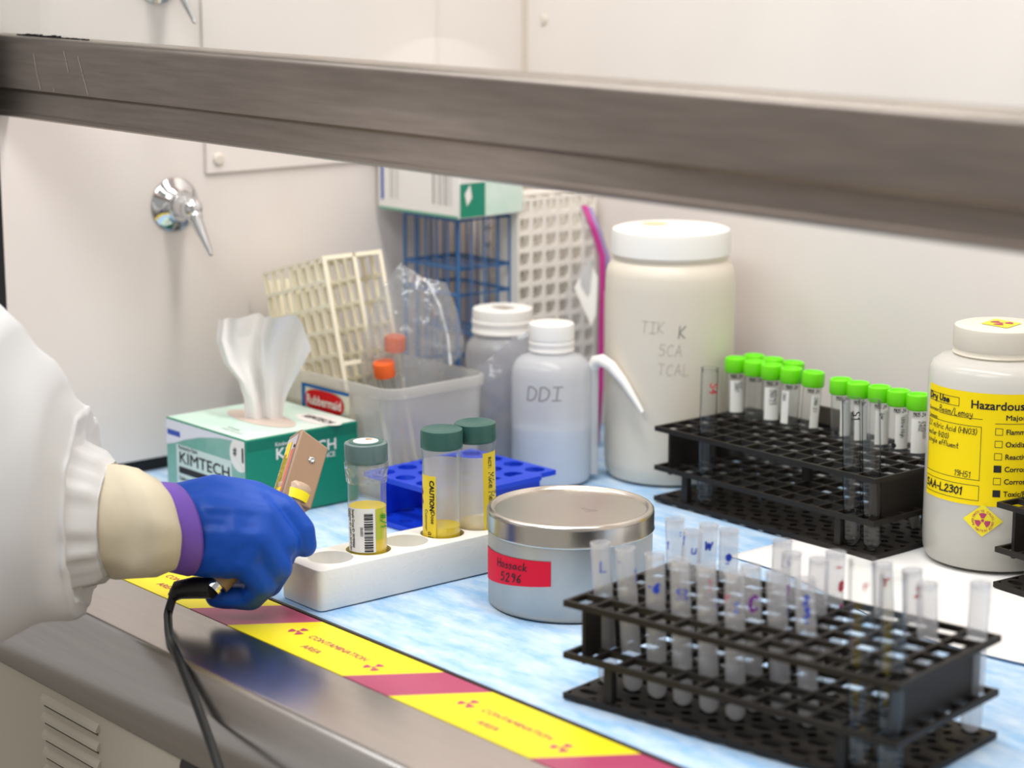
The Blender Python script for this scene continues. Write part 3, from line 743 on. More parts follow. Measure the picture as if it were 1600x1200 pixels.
# large jar
JR = .0603
t = thing('large_jar', 'large cream coloured jar with a white screw lid against the back wall', 'jar', (-1.4387, 1.3931, .0002))
jp = [(0, 0), (.050, 0), (.0565, .002), (.0593, .008), (.0600, .018), (JR, .05), (JR, .180), (.0598, .192), (.0580, .1985), (.0545, .203), (.0530, .2045), (.0530, .208), (.0545, .2085), (.0545, .2100), (.0525, .2105), (.0525, .222), (0, .222)]
obj('jar_body', MB().lathe(jp, 64), M_milky, t)
obj('lid', ribbed([(0, .2105), (.0550, .2105), (.0553, .2120), (.0553, .2290), (.0540, .2325), (.0500, .2340), (.0440, .2342), (0, .2342)], 144, .2119, .2291, .984), M_lidwhite, t)
obj('lid_stain', poly(on_plane((0, 0, .2346), (1, 0, 0), (0, 1, 0)), [(-.024 + .013 * math.cos(R(a)), .002 + .012 * math.sin(R(a))) for a in range(0, 360, 24)]), mat('lid_stain', '#E6CDA6', .6), t, smooth=0)
fj = on_cyl(JR + .0003, R(-40), 0)
for txt, x, z, w in (('TIK', -.031, .1445, .0007), ('K', .004, .141, .0011), ('5CA', -.014, .124, .0006), ('TCAL', -.015, .106, .0006)):
    obj('handwriting', script(txt, .0105, w, lambda a, b, x=x, z=z: fj(a + x, b + z)), M_greyink if txt == 'K' else mat('worn_ink', '#B9B1A4', .7), t, smooth=0)

# wash bottle
t = thing('wash_bottle', 'squeeze wash bottle marked DDI with a bent side spout', 'bottle', (-1.4907, 1.2925, .0002))
WR = .0372
obj('bottle_body', MB().lathe([(0, 0), (.030, 0), (.0355, .002), (WR, .008), (WR, .100), (.0362, .108), (.0325, .1145), (.0270, .1185), (.0205, .1205), (.0195, .1215), (.0195, .126), (0, .126)], 56), M_ldpe, t)
obj('water', MB().lathe([(0, .002), (.034, .002), (.0358, .008), (.0358, .0525), (0, .0525)], 48), M_water, t)
obj('cap', ribbed([(0, .1225), (.0208, .1225), (.0212, .124), (.0206, .1250), (.0206, .1285), (.0212, .1292), (.0212, .1315), (.0206, .132), (.0206, .1335), (.0212, .134), (.0212, .146), (.0205, .148), (.0185, .149), (0, .1485)], 80, .1339, .1461), M_lidwhite, t)
sd = Vector((.641, .767, 0)); so = sd * (WR + .0015)
path = [so + Vector((0, 0, .006)), so + Vector((0, 0, .055)), so + Vector((0, 0, .100)), so + Vector((0, 0, .1085))]
obj('side_tube', MB().tube(path, [.0050, .0052, .0052, .0050], 14), M_ldpe, t)
out = Vector((.987, .160, 0)).normalized()
p0 = path[-1]
sp_ = [p0 + Vector((0, 0, -.002)), p0 + Vector((0, 0, .004)) + out * .003, p0 + Vector((0, 0, .006)) + out * .010, p0 + Vector((0, 0, .002)) + out * .021, p0 + Vector((0, 0, -.011)) + out * .036, p0 + Vector((0, 0, -.028)) + out * .051, p0 + Vector((0, 0, -.0365)) + out * .058]
obj('spout', MB().tube(sp_, [.0055, .0058, .0058, .0052, .0040, .0026, .0019], 14), M_lidwhite, t)
fd = on_cyl(WR + .0004, R(-52), 0)
obj('handwriting', script('DDI', .0125, .0011, lambda a, b: fd(a * 1.25 - .016, b + .0825), slant=.1), M_greyink, t, smooth=0)

# pink zip bag hanging between the white rack and the jar
t = thing('pink_zip_bag', 'folded zip bag with a pink zipper standing beside the large jar', 'bag', (0, 0, 0))
zpath = [(-1.598, 1.4275, .2365), (-1.590, 1.4335, .212), (-1.582, 1.4375, .187), (-1.577, 1.4330, .155), (-1.573, 1.4290, .11), (-1.566, 1.4225, .06), (-1.560, 1.4120, .004)]
mb = MB()
def band(path, w0, w1, dirv, off):
    vs = []; d = Vector(dirv)
    for k, p in enumerate(path):
        p = Vector(p); vs += [p + d * w0 + Vector(off), p + d * w1 + Vector(off)]
    return MB().add(vs, [(2 * k, 2 * k + 1, 2 * k + 3, 2 * k + 2) for k in range(len(path) - 1)])
dv = Vector((.641, .767, 0))
obj('pink_zipper', band(zpath, -.0028, .0028, dv, (0, 0, 0)), M_pink, t, solid=.0012, smooth=60)
obj('lilac_zipper', band(zpath[:4], .0028, .0078, dv, (0, 0, -.002)), M_lilac, t, solid=.0008, smooth=60)
mb = MB(); nx, ny = 14, 20; vs = []
for j in range(ny + 1):
    v = j / ny
    q = v * (len(zpath) - 1); k = min(int(q), len(zpath) - 2); f = q - k
    zp_ = Vector(zpath[k]).lerp(Vector(zpath[k + 1]), f)
    wid = interp([(0, .003), (.25, .012), (.45, .030), (.7, .042), (1, .045)], v)
    for i in range(nx + 1):
        u = i / nx
        p = zp_ - dv * (.002 + wid * u) + Vector((.767, -.641, 0)) * (.008 * math.sin(u * 3.0) + .004 * mnoise.noise(Vector((u * 3, v * 5, 1))))
        vs.append(p)
mb.add(vs, [(j * (nx + 1) + i, j * (nx + 1) + i + 1, (j + 1) * (nx + 1) + i + 1, (j + 1) * (nx + 1) + i) for j in range(ny) for i in range(nx)])
obj('film', mb, M_baggrey, t, smooth=180)
obj('white_tag', MB().add([Vector(zpath[3]) - dv * .004 + Vector((.004, -.004, .012)), Vector(zpath[2]) - dv * .012 + Vector((.004, -.004, -.002)), Vector(zpath[3]) - dv * .027 + Vector((.004, -.004, .002)), Vector(zpath[4]) - dv * .010 + Vector((.004, -.004, .010)), Vector(zpath[4]) - dv * .005 + Vector((.004, -.004, .020))], [(0, 1, 2, 3, 4)]), M_white, t, smooth=0)

# hazardous waste bottle
HR = .0557
t = thing('waste_bottle', 'translucent waste bottle with a yellow Hazardous label on the white paper', 'bottle', (-1.0620, 1.3955, .0016))
obj('bottle_body', MB().lathe([(0, 0), (.046, 0), (.0525, .003), (.0552, .010), (HR, .02), (HR, .1525), (.0550, .1585), (.0520, .1635), (.0455, .1670), (.0378, .1685), (.0355, .1692), (.0355, .174), (0, .174)], 64), M_hdpe, t)
obj('liquid', MB().lathe([(0, .002), (.046, .002), (.052, .005), (.0545, .012), (.0545, .0305), (0, .0305)], 56), M_waste, t)
obj('lid', ribbed([(0, .1695), (.0368, .1695), (.0376, .1705), (.0366, .1720), (.0366, .1745), (.0374, .1752), (.0374, .1895), (.0362, .1918), (.0335, .1928), (0, .1930)], 110, .1750, .1896, .965), M_milky, t)
st = obj('lid_sticker', poly(on_plane((.0, .0, .1934), (.767, -.641, 0), (.641, .767, 0)), [(-.021, 0), (0, -.0165), (.021, 0), (0, .0165)]), M_yellow, t, smooth=0)
obj('trefoil', trefoil(on_plane((0, 0, .1938), (.767, -.641, 0), (.641, .767, 0)), .0095), M_magtext, st, smooth=0)
A0 = R(-40)
hz = on_cyl(HR + .0003, A0, 0)
lab = obj('hazard_label', sheet(hz, -.0815, .0530, .0565, .1470, 40, 1), M_haz, t)
hz2 = on_cyl(HR + .0006, A0, 0); hz3 = on_cyl(HR + .0007, A0, 0)
mb = typed('Hazardous', .0092, lambda x, y: hz2(x - .0335, y + .1345), .022, fit=.0414)
typed('Waste', .0092, lambda x, y: hz2(x + .0120, y + .1345), .022, fit=.0240, mb=mb)
typed('Major Hazards', .0058, lambda x, y: hz2(x - .0057, y + .1265), .016, fit=.0400, mb=mb)
for k, w in enumerate(('Flammable', 'Oxidizer', 'Reactive', 'Corrosive Acid', 'Corrosive Base', 'Toxic/Poison')):
    typed(w, .0060, lambda x, y: hz2(x - .0050, y + .1150 - .00995 * k), .018, .96, mb=mb)
def frame(x0, x1, y0, y1, w=.0004):
    ribbon(mb, [[(x0, y0), (x1, y0), (x1, y1), (x0, y1), (x0, y0)]] if x1 - x0 < .02 else
           [[(x0 + (x1 - x0) * k / 10, y) for k in range(11)] for y in (y0, y1)] + [[(x0, y0), (x0, y1)], [(x1, y0), (x1, y1)]], w, hz2)
for k in range(6):
    y = .1145 - .00995 * k; frame(-.0130, -.0075, y, y + .0052)
ribbon(mb, [[(-.0135 + .005 * k, .1235) for k in range(12)]], .0004, hz2)
frame(-.0805, -.0436, .1345, .1412); frame(-.0805, -.0240, .0770, .1200)
frame(-.0805, -.0240, .0605, .0725)
ribbon(mb, [[(-.0640 + .0045 * k, .1262) for k in range(10)]], .0004, hz2)
typed('Generator:', .0040, lambda x, y: hz2(x - .0805, y + .1265), .01, .9, mb=mb); typed('Contents:', .0040, lambda x, y: hz2(x - .0805, y + .1205), .01, .9, mb=mb)
obj('lettering', mb, M_ink, lab, smooth=0)
mb = MB()
for txt, h, w, x, y, fitw in (('Dry Use', .0048, .0011, -.0790, .1362, .0265), ('Beam/Lemay', .0050, .0005, -.0640, .1272, .0330), ('2% nitric Acid (HNO3)', .0044, .0005, -.0800, .1135, .0530), ('water (H2O)', .0040, .0005, -.0800, .1068, .0280),
                        ('single effluent', .0042, .0005, -.0795, .1005, .0375), ('19H51', .0046, .0005, -.0455, .0785, .0145), ('SAA-L2301', .0058, .0011, -.0795, .0640, .0420)):
    pl, wd = hand(txt, h, .18, .1); kx = fitw / wd
    ribbon(mb, [[(q0 * kx, q1) for q0, q1 in st_] for st_ in pl], w, lambda a, b: hz3(a + x, b + y))
for k in (3, 5):
    y = .1145 - .00995 * k
    ribbon(mb, [[(-.0125, y + .0006 + q * .0008), (-.0080, y + .0008 + q * .0008)] for q in range(6)], .0011, hz3)
obj('handwriting', mb, M_ink, lab, smooth=0)
RX, RZ = -.0200, .0450
dd = obj('radiation_sticker', sheet(lambda u, v: on_cyl(HR + .0009, A0, 0)(RX + (u - v) * .58, RZ + (u + v) * .48), -.0137, .0137, -.0137, .0137, 8, 8), M_yellow, t)
dz = on_cyl(HR + .0012, A0, 0)
mb = trefoil(lambda a, b: dz(a + RX, b + RZ), .0062)
def arc_text(word, rad, start, step, size):
    for k, ch in enumerate(word):
        a = R(start + step * k); rot = a - math.pi / 2 if step < 0 else a + math.pi / 2
        ca, sa = math.cos(rot), math.sin(rot)
        typed(ch, size, lambda u, v: dz(RX + rad * math.cos(a) + u * ca - v * sa, RZ + rad * math.sin(a) + u * sa + v * ca), .01, mb=mb)
arc_text('RADIOACTIVE', .0070, 212, -12.0, .0026); arc_text('CAUTION', .0070, 68, -14, .0026); arc_text('MATERIAL', .0092, 228, 13, .0027)
obj('trefoil', mb, M_magtext, dd, smooth=0)

# ------------------------------------------------------------------ small helpers that bake modifiers into one mesh
def bake(o, name, m, smooth=60):
    dg = bpy.context.evaluated_depsgraph_get(); dg.update()
    me = bpy.data.meshes.new_from_object(o.evaluated_get(dg))
    me.name = name; me.materials.clear(); me.materials.append(m)
    me.polygons.foreach_set('use_smooth', [True] * len(me.polygons))
    if smooth < 180: me.set_sharp_from_angle(angle=R(smooth))
    old = o.data; o.modifiers.clear(); o.data = me; bpy.data.meshes.remove(old)
    o.name = name
    return o

# ------------------------------------------------------------------ blue rack
t = thing('tube_rack', 'bright blue two level tube rack with round holes behind the foam block', 'rack', (-1.4865, 1.0745, .0004), R(3.0))
NB = (4, 5); bw, bd = .0272, .0252
obj('top_plate', MB().holed(4, 5, bw, bd, .0385, .0428, .0088, .0088, 2, 24, None), M_bluerack, t, smooth=40)
obj('base_plate', MB().holed(4, 5, bw, bd, 0, .0042, .0062, .0062, 2, 24, None), M_bluerack, t, smooth=40)
for x in (.007, 4 * bw - .0115):
    obj('end_wall', MB().box((x, .012, .0042), (x + .0045, 5 * bd - .012, .0385)), M_bluerack, t, bevel=.001)
obj('lip', MB().prism([(x, y) for x, y in rrect(4 * bw - .010, 4 * bw + .006, .020, 5 * bd - .020, .005)], (1, 0, 0), (0, 1, 0), (0, 0, .0042), (0, 0, .0385)), M_bluerack, t, smooth=40)

# ------------------------------------------------------------------ foam block with wells
fo = thing('foam_block', 'white foam block with a row of round wells holding sample vials', 'block', (-1.3195, .8925, .0002))
VY = [.0285, .0645, .1010, .1371, .1734]
me = bpy.data.meshes.new('foam_body'); bmm = bmesh.new()
bmesh.ops.create_cube(bmm, size=1.0, matrix=Matrix.Translation((0, .105, .016)) @ Matrix.Diagonal((.053, .210, .032, 1)))
ver = [e for e in bmm.edges if abs(e.verts[0].co.z - e.verts[1].co.z) > .01]
bmesh.ops.bevel(bmm, geom=ver, offset=.0055, segments=5, profile=.5, affect='EDGES')
bmesh.ops.bevel(bmm, geom=[e for e in bmm.edges if abs(e.verts[0].co.z - e.verts[1].co.z) < 1e-5 and len(e.link_faces) == 2 and e.calc_face_angle() > .5], offset=.0014, segments=2, profile=.5, affect='EDGES')
bmm.to_mesh(me); bmm.free()
fb = bpy.data.objects.new('foam_body', me); col.objects.link(fb); fb.parent = fo
cm = MB()
for y in VY: cm.lathe([(0, .0118), (.0172, .0118), (.0176, .0335), (0, .0335)], 40, Matrix.Translation((0, y, 0)))
ct = obj('foam_wells', cm, None, fo, smooth=0)
bo = fb.modifiers.new('wells', 'BOOLEAN'); bo.operation = 'DIFFERENCE'; bo.object = ct; bo.solver = 'EXACT'
bake(fb, 'foam_body', M_foam, 30)
bpy.data.objects.remove(ct)

# ------------------------------------------------------------------ three sample vials in the wells
def vial(label, k, tilt, fill, mliq, capm):
    t = thing('sample_vial', label, 'vial', M=Matrix.Translation((-1.3195, .8925 + VY[k], .0128)) @ Matrix.Rotation(tilt, 4, Vector((.767, -.641, 0))), group='green capped sample vials in the foam block')
    obj('vial_body', MB().lathe([(0, 0), (.0128, 0), (.0142, .0012), (.0146, .004), (.0152, .082), (.0160, .0865), (.0164, .0885), (.0150, .0895), (0, .0895)], 48), M_frostvial, t)
    obj('liquid', MB().lathe([(0, .0006), (.0126, .0006), (.0138, .0018), (.0142, .004), (.0142 + .0006 * fill / .08, fill), (0, fill)], 40), mliq, t)
    cp = obj('cap', ribbed([(0, .0895), (.0163, .0895), (.0167, .0900), (.0168, .0918), (.0168, .1028), (.0164, .1042), (.0150, .1049), (0, .1050)], 80, .0917, .1029, .994), capm, t)
    return t, cp
t, cp = vial('sample vial with barcode label, yellow liquid and a white dot on its cap', 1, R(0.5), .0545, M_yliquid, M_greycap)
obj('cap_sticker', MB().lathe([(0, .1052), (.0098, .1052), (.0098, .1056), (0, .1056)], 28), M_white, cp)
obj('green_ring', MB().lathe([(0, .10503), (.0132, .10503), (.0132, .1053), (0, .1053)], 32), M_greencap, cp)
obj('orange_mark', script('*ex', .004, .0012, on_plane((-.004, .001, .1058), (.641, .767, 0), (-.767, .641, 0))), mat('orange_ink', '#D98A2B', .6), cp, smooth=0)
obj('film_collar', MB().lathe([(.0165, .0885), (.0171, .0885), (.0160, .074), (.0158, .074)], 36), M_bag, t)
vr = .0153
ls = on_cyl(vr + .0001, CA, 0)
lb = obj('barcode_label', sheet(ls, R(-66) * vr, R(27) * vr, .0205, .0555, 24, 1), M_white, t)
mb = MB(); z = .0515; f = on_cyl(vr + .0004, CA, 0); f2 = on_cyl(vr + .0004, CA, .0)
while z > .022:
    w = rnd.choice((.0004, .0004, .0008, .0012)); sheet(f, R(-6) * vr, R(20) * vr, z - w, z, 4, 1, mb); z -= w + rnd.choice((.0004, .0006, .001))
for txt, ang, sz in (('Sample Group ID: 201904060', -45, .0036), ('Customer ID: LAW1-20197-0011-001', -58, .0036), ('25L0353', -17, .0030), ('1234-5678', -66, .0026)):
    g = on_cyl(vr + .0004, CA + R(ang), 0, rot=True)
    z0 = .0545 if ang < -40 else .041
    typed(txt, sz, lambda x, y: g(x - z0, y), .012, .70 if ang > -60 else .62, mb=mb)
obj('lettering', mb, M_ink, lb, smooth=0)
obj('green_marking', script('#/1', .006, .0010, lambda x, y: on_cyl(vr + .0004, CA + R(46), 0, rot=True)(x - .050, y)), mat('green_ink', '#3FA52C', .6), t, smooth=0)
obj('liquid_highlight', sheet(on_cyl(.0147, CA, 0), R(30) * .0147, R(62) * .0147, .030, .0545, 8, 1), M_ygreen, t)  # thin sheet over the liquid, a highlight painted in as yellow-green colour

def wrapped(t, a_lo, a_hi, gap_lo, gap_hi, z0, z1):
    """yellow wrap label: its face shows in front, its paper back through the vial"""
    lb = obj('wrap_label', sheet(on_cyl(.0155, CA, 0), R(a_lo) * .0155, R(a_hi) * .0155, z0, z1, 10, 1), M_yellowlabel, t)
    obj('label_back', sheet(on_cyl(.01545, CA, 0), R(gap_hi) * .01545, R(360 + a_lo) * .01545, .012, .0785, 30, 1), M_pale, t)
    return lb
t, cp = vial('sample vial with yellow CAUTION strip down its left side', 3, R(0), .0265, M_yliquid, M_greencap)
lb = wrapped(t, -84, -16, 0, 128, .0125, .069)
g = on_cyl(.0158, CA + R(-36), 0, rot=True); mb = typed('CAUTION', .0058, lambda x, y: g(x - .0655, y), .04, .95)
typed('Dose', .0050, lambda x, y: g(x - .0405, y + .001), .01, .95, mb=mb)
g2 = on_cyl(.0158, CA + R(-56), 0, rot=True); typed('Customer:', .0046, lambda x, y: g2(x - .0415, y), 0, .9, mb=mb)
obj('lettering', mb, M_ink, lb, smooth=0)
obj('initials', script('alk', .005, .0005, lambda x, y: on_cyl(.0158, CA + R(-42), 0, rot=True)(x - .0235, y)), M_ink, lb, smooth=0)
mb = MB()
for zc in (.058, .050):
    q = on_cyl(.0158, CA + R(-74), 0); poly(q, [(-.0015, zc), (.0022, zc - .0035), (-.0015, zc - .007)], mb); poly(q, [(-.0032, zc + .002), (-.0015, zc), (-.0015, zc - .007), (-.0032, zc - .009)], mb)
obj('purple_diamonds', mb, mat('purple_print', '#7A2D62', .6), lb, smooth=0)
t, cp = vial('sample vial farthest back in the foam block with handwritten yellow strip', 4, R(1.0), .0235, M_yliquid, M_greencap)
lb = wrapped(t, 22, 92, 150, 250, .0115, .082)
g = on_cyl(.0158, CA + R(40), 0, rot=True); mb = typed('RCT:', .0046, lambda x, y: g(x - .0785, y), .01, .95)
pl, wd = hand('Mike Helm', .0062, .14, .1); ribbon(mb, pl, .0006, lambda x, y: g(x - .0655, y + .0003))
pl, wd = hand('Count 10:25', .0050, .14, .1); ribbon(mb, pl, .0005, lambda x, y: g(x - .0360, y + .0003))
g3 = on_cyl(.0158, CA + R(66), 0, rot=True); pl, wd = hand('4/21', .0060, .14, .1); ribbon(mb, pl, .0005, lambda x, y: g3(x - .050, y))
obj('lettering', mb, M_ink, lb, smooth=0)

# ------------------------------------------------------------------ round tin
t = thing('round_tin', 'round metal tin with lid and red tape reading Hossack 5296', 'tin', (-1.1986, 1.0589, .0002))
TR = .0626
obj('tin_body', MB().lathe([(0, 0), (.0600, 0), (.0618, .0008), (TR, .0022), (.0620, .0040), (TR, .0056), (TR, .070), (0, .070)], 80), M_tin, t)
obj('lid', MB().lathe([(TR + .0001, .0575), (.0637, .0575), (.0641, .0584), (.0637, .0596), (.0637, .0705), (.0634, .0728), (.0622, .0742), (.0606, .0746), (.0592, .0742), (.0582, .0728), (.0575, .0722), (.030, .0724), (0, .0722)], 80), M_tinlid, t)
ft = on_cyl(TR + .0004, CA, 0)
def tape(u, v):  # u along tape 0..1, v across
    a = R(-86 + 71.5 * u) ; z = .0190 + .0095 * u + v * (1 - .26 * u)
    return ((TR + .0004) * math.cos(CA + a), (TR + .0004) * math.sin(CA + a), z)
rt_ = obj('red_tape', sheet(tape, 0, 1, 0, .0255, 30, 1), M_redtape, t)
tl = 71.5 * math.pi / 180 * TR
def tape2(x, y):
    p = tape(x / tl, y); k = (TR + .0009) / (TR + .0004); return (p[0] * k, p[1] * k, p[2])
mb = script('Hossack', .0072, .0008, lambda x, y: tape2(x + .0275, y + .0150)); pl, wd = hand('5296', .0074, .32, .1); ribbon(mb, pl, .0009, lambda x, y: tape2(x + .0325, y + .0035))
obj('handwriting', mb, M_ink, rt_, smooth=0)
obj('lid_scratch', script('vM', .010, .0004, on_plane((.004, .006, .0728), (.90, -.30, 0), (.3, .90, 0))), M_greyink, t, smooth=0)

# ------------------------------------------------------------------ black tube racks
def test_rack(label, loc, rotz, W=.2548, D=.123, H=.0682, Hm=.0325, tab=False):
    t = thing('tube_rack', label, 'rack', loc, rotz, 'black tube racks')
    for nm, z, bar in (('top_grid', H, .0010), ('middle_grid', Hm, .0011)):
        obj(nm, MB().holed(12, 6, (W - .003) / 12, (D - .003) / 6, z - .0042, z, (W - .003) / 24 - bar, (D - .003) / 12 - bar, 14, 8, None, mx=.0015, my=.0015), M_rackblack, t, smooth=30)
    obj('base_plate', MB().holed(12, 6, (W - .004) / 12, (D - .004) / 6, 0, .0042, .0074, .0036, 3.2, 12, None, mx=.002, my=.002), M_rackblack, t, smooth=30)
    for x in (.0095, W - .0125):
        z0 = Hm - .0042
        pf = [(.008, H - .004), (.008, z0 - .004)]
        n = 6
        for k in range(n): pf += [(.008 + (D - .016) * (k + .35) / n, z0 - .004), (.008 + (D - .016) * (k + .5) / n, z0), (.008 + (D - .016) * (k + .9) / n, z0)]
        pf += [(D - .008, z0 - .002), (D - .008, H - .004)]
        obj('end_wall', MB().prism(pf, (0, 1, 0), (0, 0, 1), (.003, 0, 0), (x, 0, 0)), M_rackblack, t, smooth=0)
    for ux in (.14, .84):
        for y in (.0025, D - .0085): obj('post', MB().box((W * ux - .0035, y, .0042), (W * ux + .0035, y + .006, Hm - .0042)), M_rackblack, t, bevel=.0006)
    for y in (D * .5 - .003, D - .010): obj('centre_post', MB().box((W * .5 - .004, y, Hm), (W * .5 + .004, y + .006, H - .0042)), M_rackblack, t, smooth=0)
    obj('centre_rib', MB().box((W * .5 - .0022, .002, Hm - .0075), (W * .5 + .0022, D - .002, Hm - .0042)), M_rackblack, t, smooth=0)
    if tab: obj('label_tab', MB().box((W * .32, D - .004, H), (W * .5, D - .001, H + .0165)), mat('brown_tab', '#4A423B', .5), t, bevel=.001)
    return t
R1, A1 = Vector((-1.0353, .9087, .0006)), .1641
R2, A2 = Vector((-1.3709, 1.3106, .0012)), .0092
test_rack('black tube rack at the front, full of frosted tubes marked in ink', R1, A1)
test_rack('black tube rack by the back wall, holding lime capped tubes', R2, A2, tab=True)
test_rack('black tube rack cut by the frame edge beside the waste bottle', (-1.0085, 1.3300, .0016), R(-6))
def hole(o, a, i, j, W=.2548, D=.123):
    c, s = math.cos(a), math.sin(a); u = .0015 + (i + .5) * (W - .003) / 12; v = .0015 + (j + .5) * (D - .003) / 6
    return Vector((o.x + u * c - v * s, o.y + u * s + v * c, o.z + .0044))
_gc = {}
def glassware(name, label, group, base, lean, m, r, L, marks, mm):
    """round bottomed open tube leaning by `lean` metres along the aisle direction"""
    d = (Vector((.641, .767, 0)) * lean + Vector((.767, -.641, 0)) * (lean * .25) + Vector((0, 0, L))).normalized()
    z = d; x = Vector((1, 0, 0)); x = (x - z * x.dot(z)).normalized(); y = z.cross(x)
    b = base - Vector((.641, .767, 0)) * (lean * .25)
    Mx = Matrix(((x.x, y.x, z.x, b.x), (x.y, y.y, z.y, b.y), (x.z, y.z, z.z, b.z), (0, 0, 0, 1)))
    key = (r, L, m.name)
    if key not in _gc:
        pr = [(0, 0)] + [(r * math.sin(R(q)), r - r * math.cos(R(q))) for q in (20, 40, 60, 80)] + [(r, r), (r, L - .001), (r * 1.04, L - .0006), (r * 1.04, L), (r * .86, L), (r * .86, L - .004)]
        o = obj(name, MB().lathe(pr, 28), m); _gc[key] = o.data
    else:
        o = bpy.data.objects.new(name, _gc[key]); col.objects.link(o)
    o.matrix_world = Mx
    tag(o, label, 'tube', group)
    for (txt, h, w, ang, zz, rot, mk) in marks:
        f = on_cyl(r + .0003, CA + R(ang), 0, rot=rot)
        g_ = (lambda a, b, f=f, zz=zz: f(a - zz, b)) if rot else (lambda a, b, f=f, zz=zz: f(a, b + zz))
        obj('ink_mark', script(txt, h, w, g_), mk, o, smooth=0)
    return o
B_, P_, Rr, Pk = M_blueink, M_purpleink, M_redink, M_pinkink
G1 = 'frosted tubes in the front rack'
FT = [
 (0, 1, -6.5, 'frosted tube with a blue L at the near left corner of the front rack', [('L', .007, .0010, -10, .080, 0, B_)]),
 (1, 1, -6.5, 'frosted tube with blue strokes, second from the left in the near row', [('1', .009, .0009, 45, .076, 0, B_), ('-', .006, .0007, -50, .088, 0, P_)]),
 (2, 1, -2.8, 'frosted tube with a heavy blue dot, third from the left in the near row', [('6', .0045, .0026, -8, .075, 0, B_), ('-', .006, .0012, -46, .0755, 0, B_)]),
 (0, 5, -4.2, 'frosted tube with small blue ticks at the far left corner of the front rack', [('1', .005, .0010, -60, .078, 0, B_), (':', .005, .0010, 25, .087, 0, B_)]),
 (3, 1, -3.7, 'frosted tube marked 10 sideways in blue, in the near row', [('01', .0075, .0011, -25, .081, 1, B_)]),
 (1, 4, 5.5, 'frosted tube with a blue u, behind the marked 10 tube', [('u', .0070, .0010, -5, .084, 0, B_), ('1', .006, .0010, -70, .089, 0, B_)]),
 (1, 5, 4.5, 'frosted tube with a bold blue w in the far row of the front rack', [('w', .0085, .0016, -20, .083, 0, B_)]),
 (2, 5, -.1, 'frosted tube with a blue dot over a dash in the far row', [('0', .0030, .0026, -12, .079, 0, B_), ('-', .006, .0009, -22, .0735, 0, B_)]),
 (4, 1, -3.7, 'frosted tube with a faint purple stroke, fifth in the near row', [('1', .008, .0007, 0, .083, 0, Pk), (':', .009, .0018, 62, .072, 0, B_)]),
 (5, 1, -2.6, 'frosted tube with pale blue spots, sixth in the near row', [('r', .008, .0012, -62, .080, 0, Pk), (':', .011, .0026, -5, .074, 0, mat('pale_blue_ink', '#7C90D8', .6))]),
 (5, 2, -4.3, 'frosted tube with a purple C near the middle of the front rack', [('C', .0095, .0022, -18, .070, 0, P_)]),
 (4, 5, 1.3, 'frosted tube with a small blue C standing tall in the far row', [('C', .0060, .0012, 28, .083, 0, B_)]),
 (6, 2, -6.0, 'plain frosted tube between the purple C tube and the blue numbered tube', [('1', .004, .0008, 60, .070, 0, B_)]),
 (5, 4, 1.0, 'frosted tube with one thin purple line, behind the blue numbered tube', [('1', .010, .0008, -40, .068, 0, P_)]),
 (7, 2, -5.2, 'frosted tube with two bold blue numerals in the right half of the rack', [('2', .0055, .0016, -15, .083, 0, B_), ('3', .0065, .0016, -15, .074, 0, B_), ('-', .005, .0012, -12, .069, 0, B_)]),
 (6, 4, 1.0, 'frosted tube without marks next to the tube with red marks', [(':', .003, .0005, 60, .080, 0, Pk)]),
 (6, 5, 1.0, 'frosted tube with a red dash and bold red 0 in the far row', [('-', .009, .0012, 0, .086, 0, Rr), ('0', .0060, .0022, 20, .074, 0, Rr), ('1', .006, .0020, 26, .058, 0, mat('red_violet_ink', '#C02585', .6))]),
 (8, 5, -6.5, 'frosted tube with a faint red r in the far row, behind the glass tubes', [('r', .008, .0014, 0, .085, 0, Rr)]),
 (9, 5, -5.5, 'frosted tube with a red 2 over a red stroke in the far row', [('2', .0065, .0016, 6, .082, 0, Rr), ('11', .0065, .0012, 40, .068, 1, Rr)]),
 (10, 4, -3.6, 'plain frosted tube just right of the red 2 tube', [('1', .003, .0005, 70, .080, 0, Pk)]),
 (11, 5, 2.1, 'frosted tube with pale red marks alone at the far right corner', [('171', .0060, .0009, 48, .088, 1, Pk)]),
]
for i, j, ln, lab, mk in FT:
    glassware('test_tube', lab, G1, hole(R1, A1, i, j), ln / 1000, M_frosttube, .0066, .0985, mk, None)
G2 = 'long glass tubes in the racks'
glassware('glass_tube', 'long clear glass tube in the front rack, with faint red mark', G2, hole(R1, A1, 10, 0), -.0024, M_glass, .0080, .131, [('r', .006, .0012, 0, .115, 0, Rr)], None)
glassware('glass_tube', 'long clear unmarked glass tube at the near right corner of the front rack', G2, hole(R1, A1, 11, 0), -.0017, M_glass, .0080, .126, [], None)
glassware('glass_tube', 'clear glass tube with red S4 at the left end of the back rack', G2, hole(R2, A2, 2, 0), .002, M_glass, .0077, .1235, [('S4', .0075, .0011, 0, .111, 1, Rr)], None)
glassware('glass_tube', 'clear glass tube with black S1, left of a leaning pair in the back rack', G2, hole(R2, A2, 10, 0), -.0046, M_glass, .0077, .1235, [('S1', .0075, .0010, -6, .114, 1, M_ink)], None)
glassware('glass_tube', 'clear glass tube, right of the leaning pair at the near right corner', G2, hole(R2, A2, 11, 0), -.0048, M_glass, .0077, .1250, [('v', .0045, .0007, 50, .115, 1, M_ink)], None)

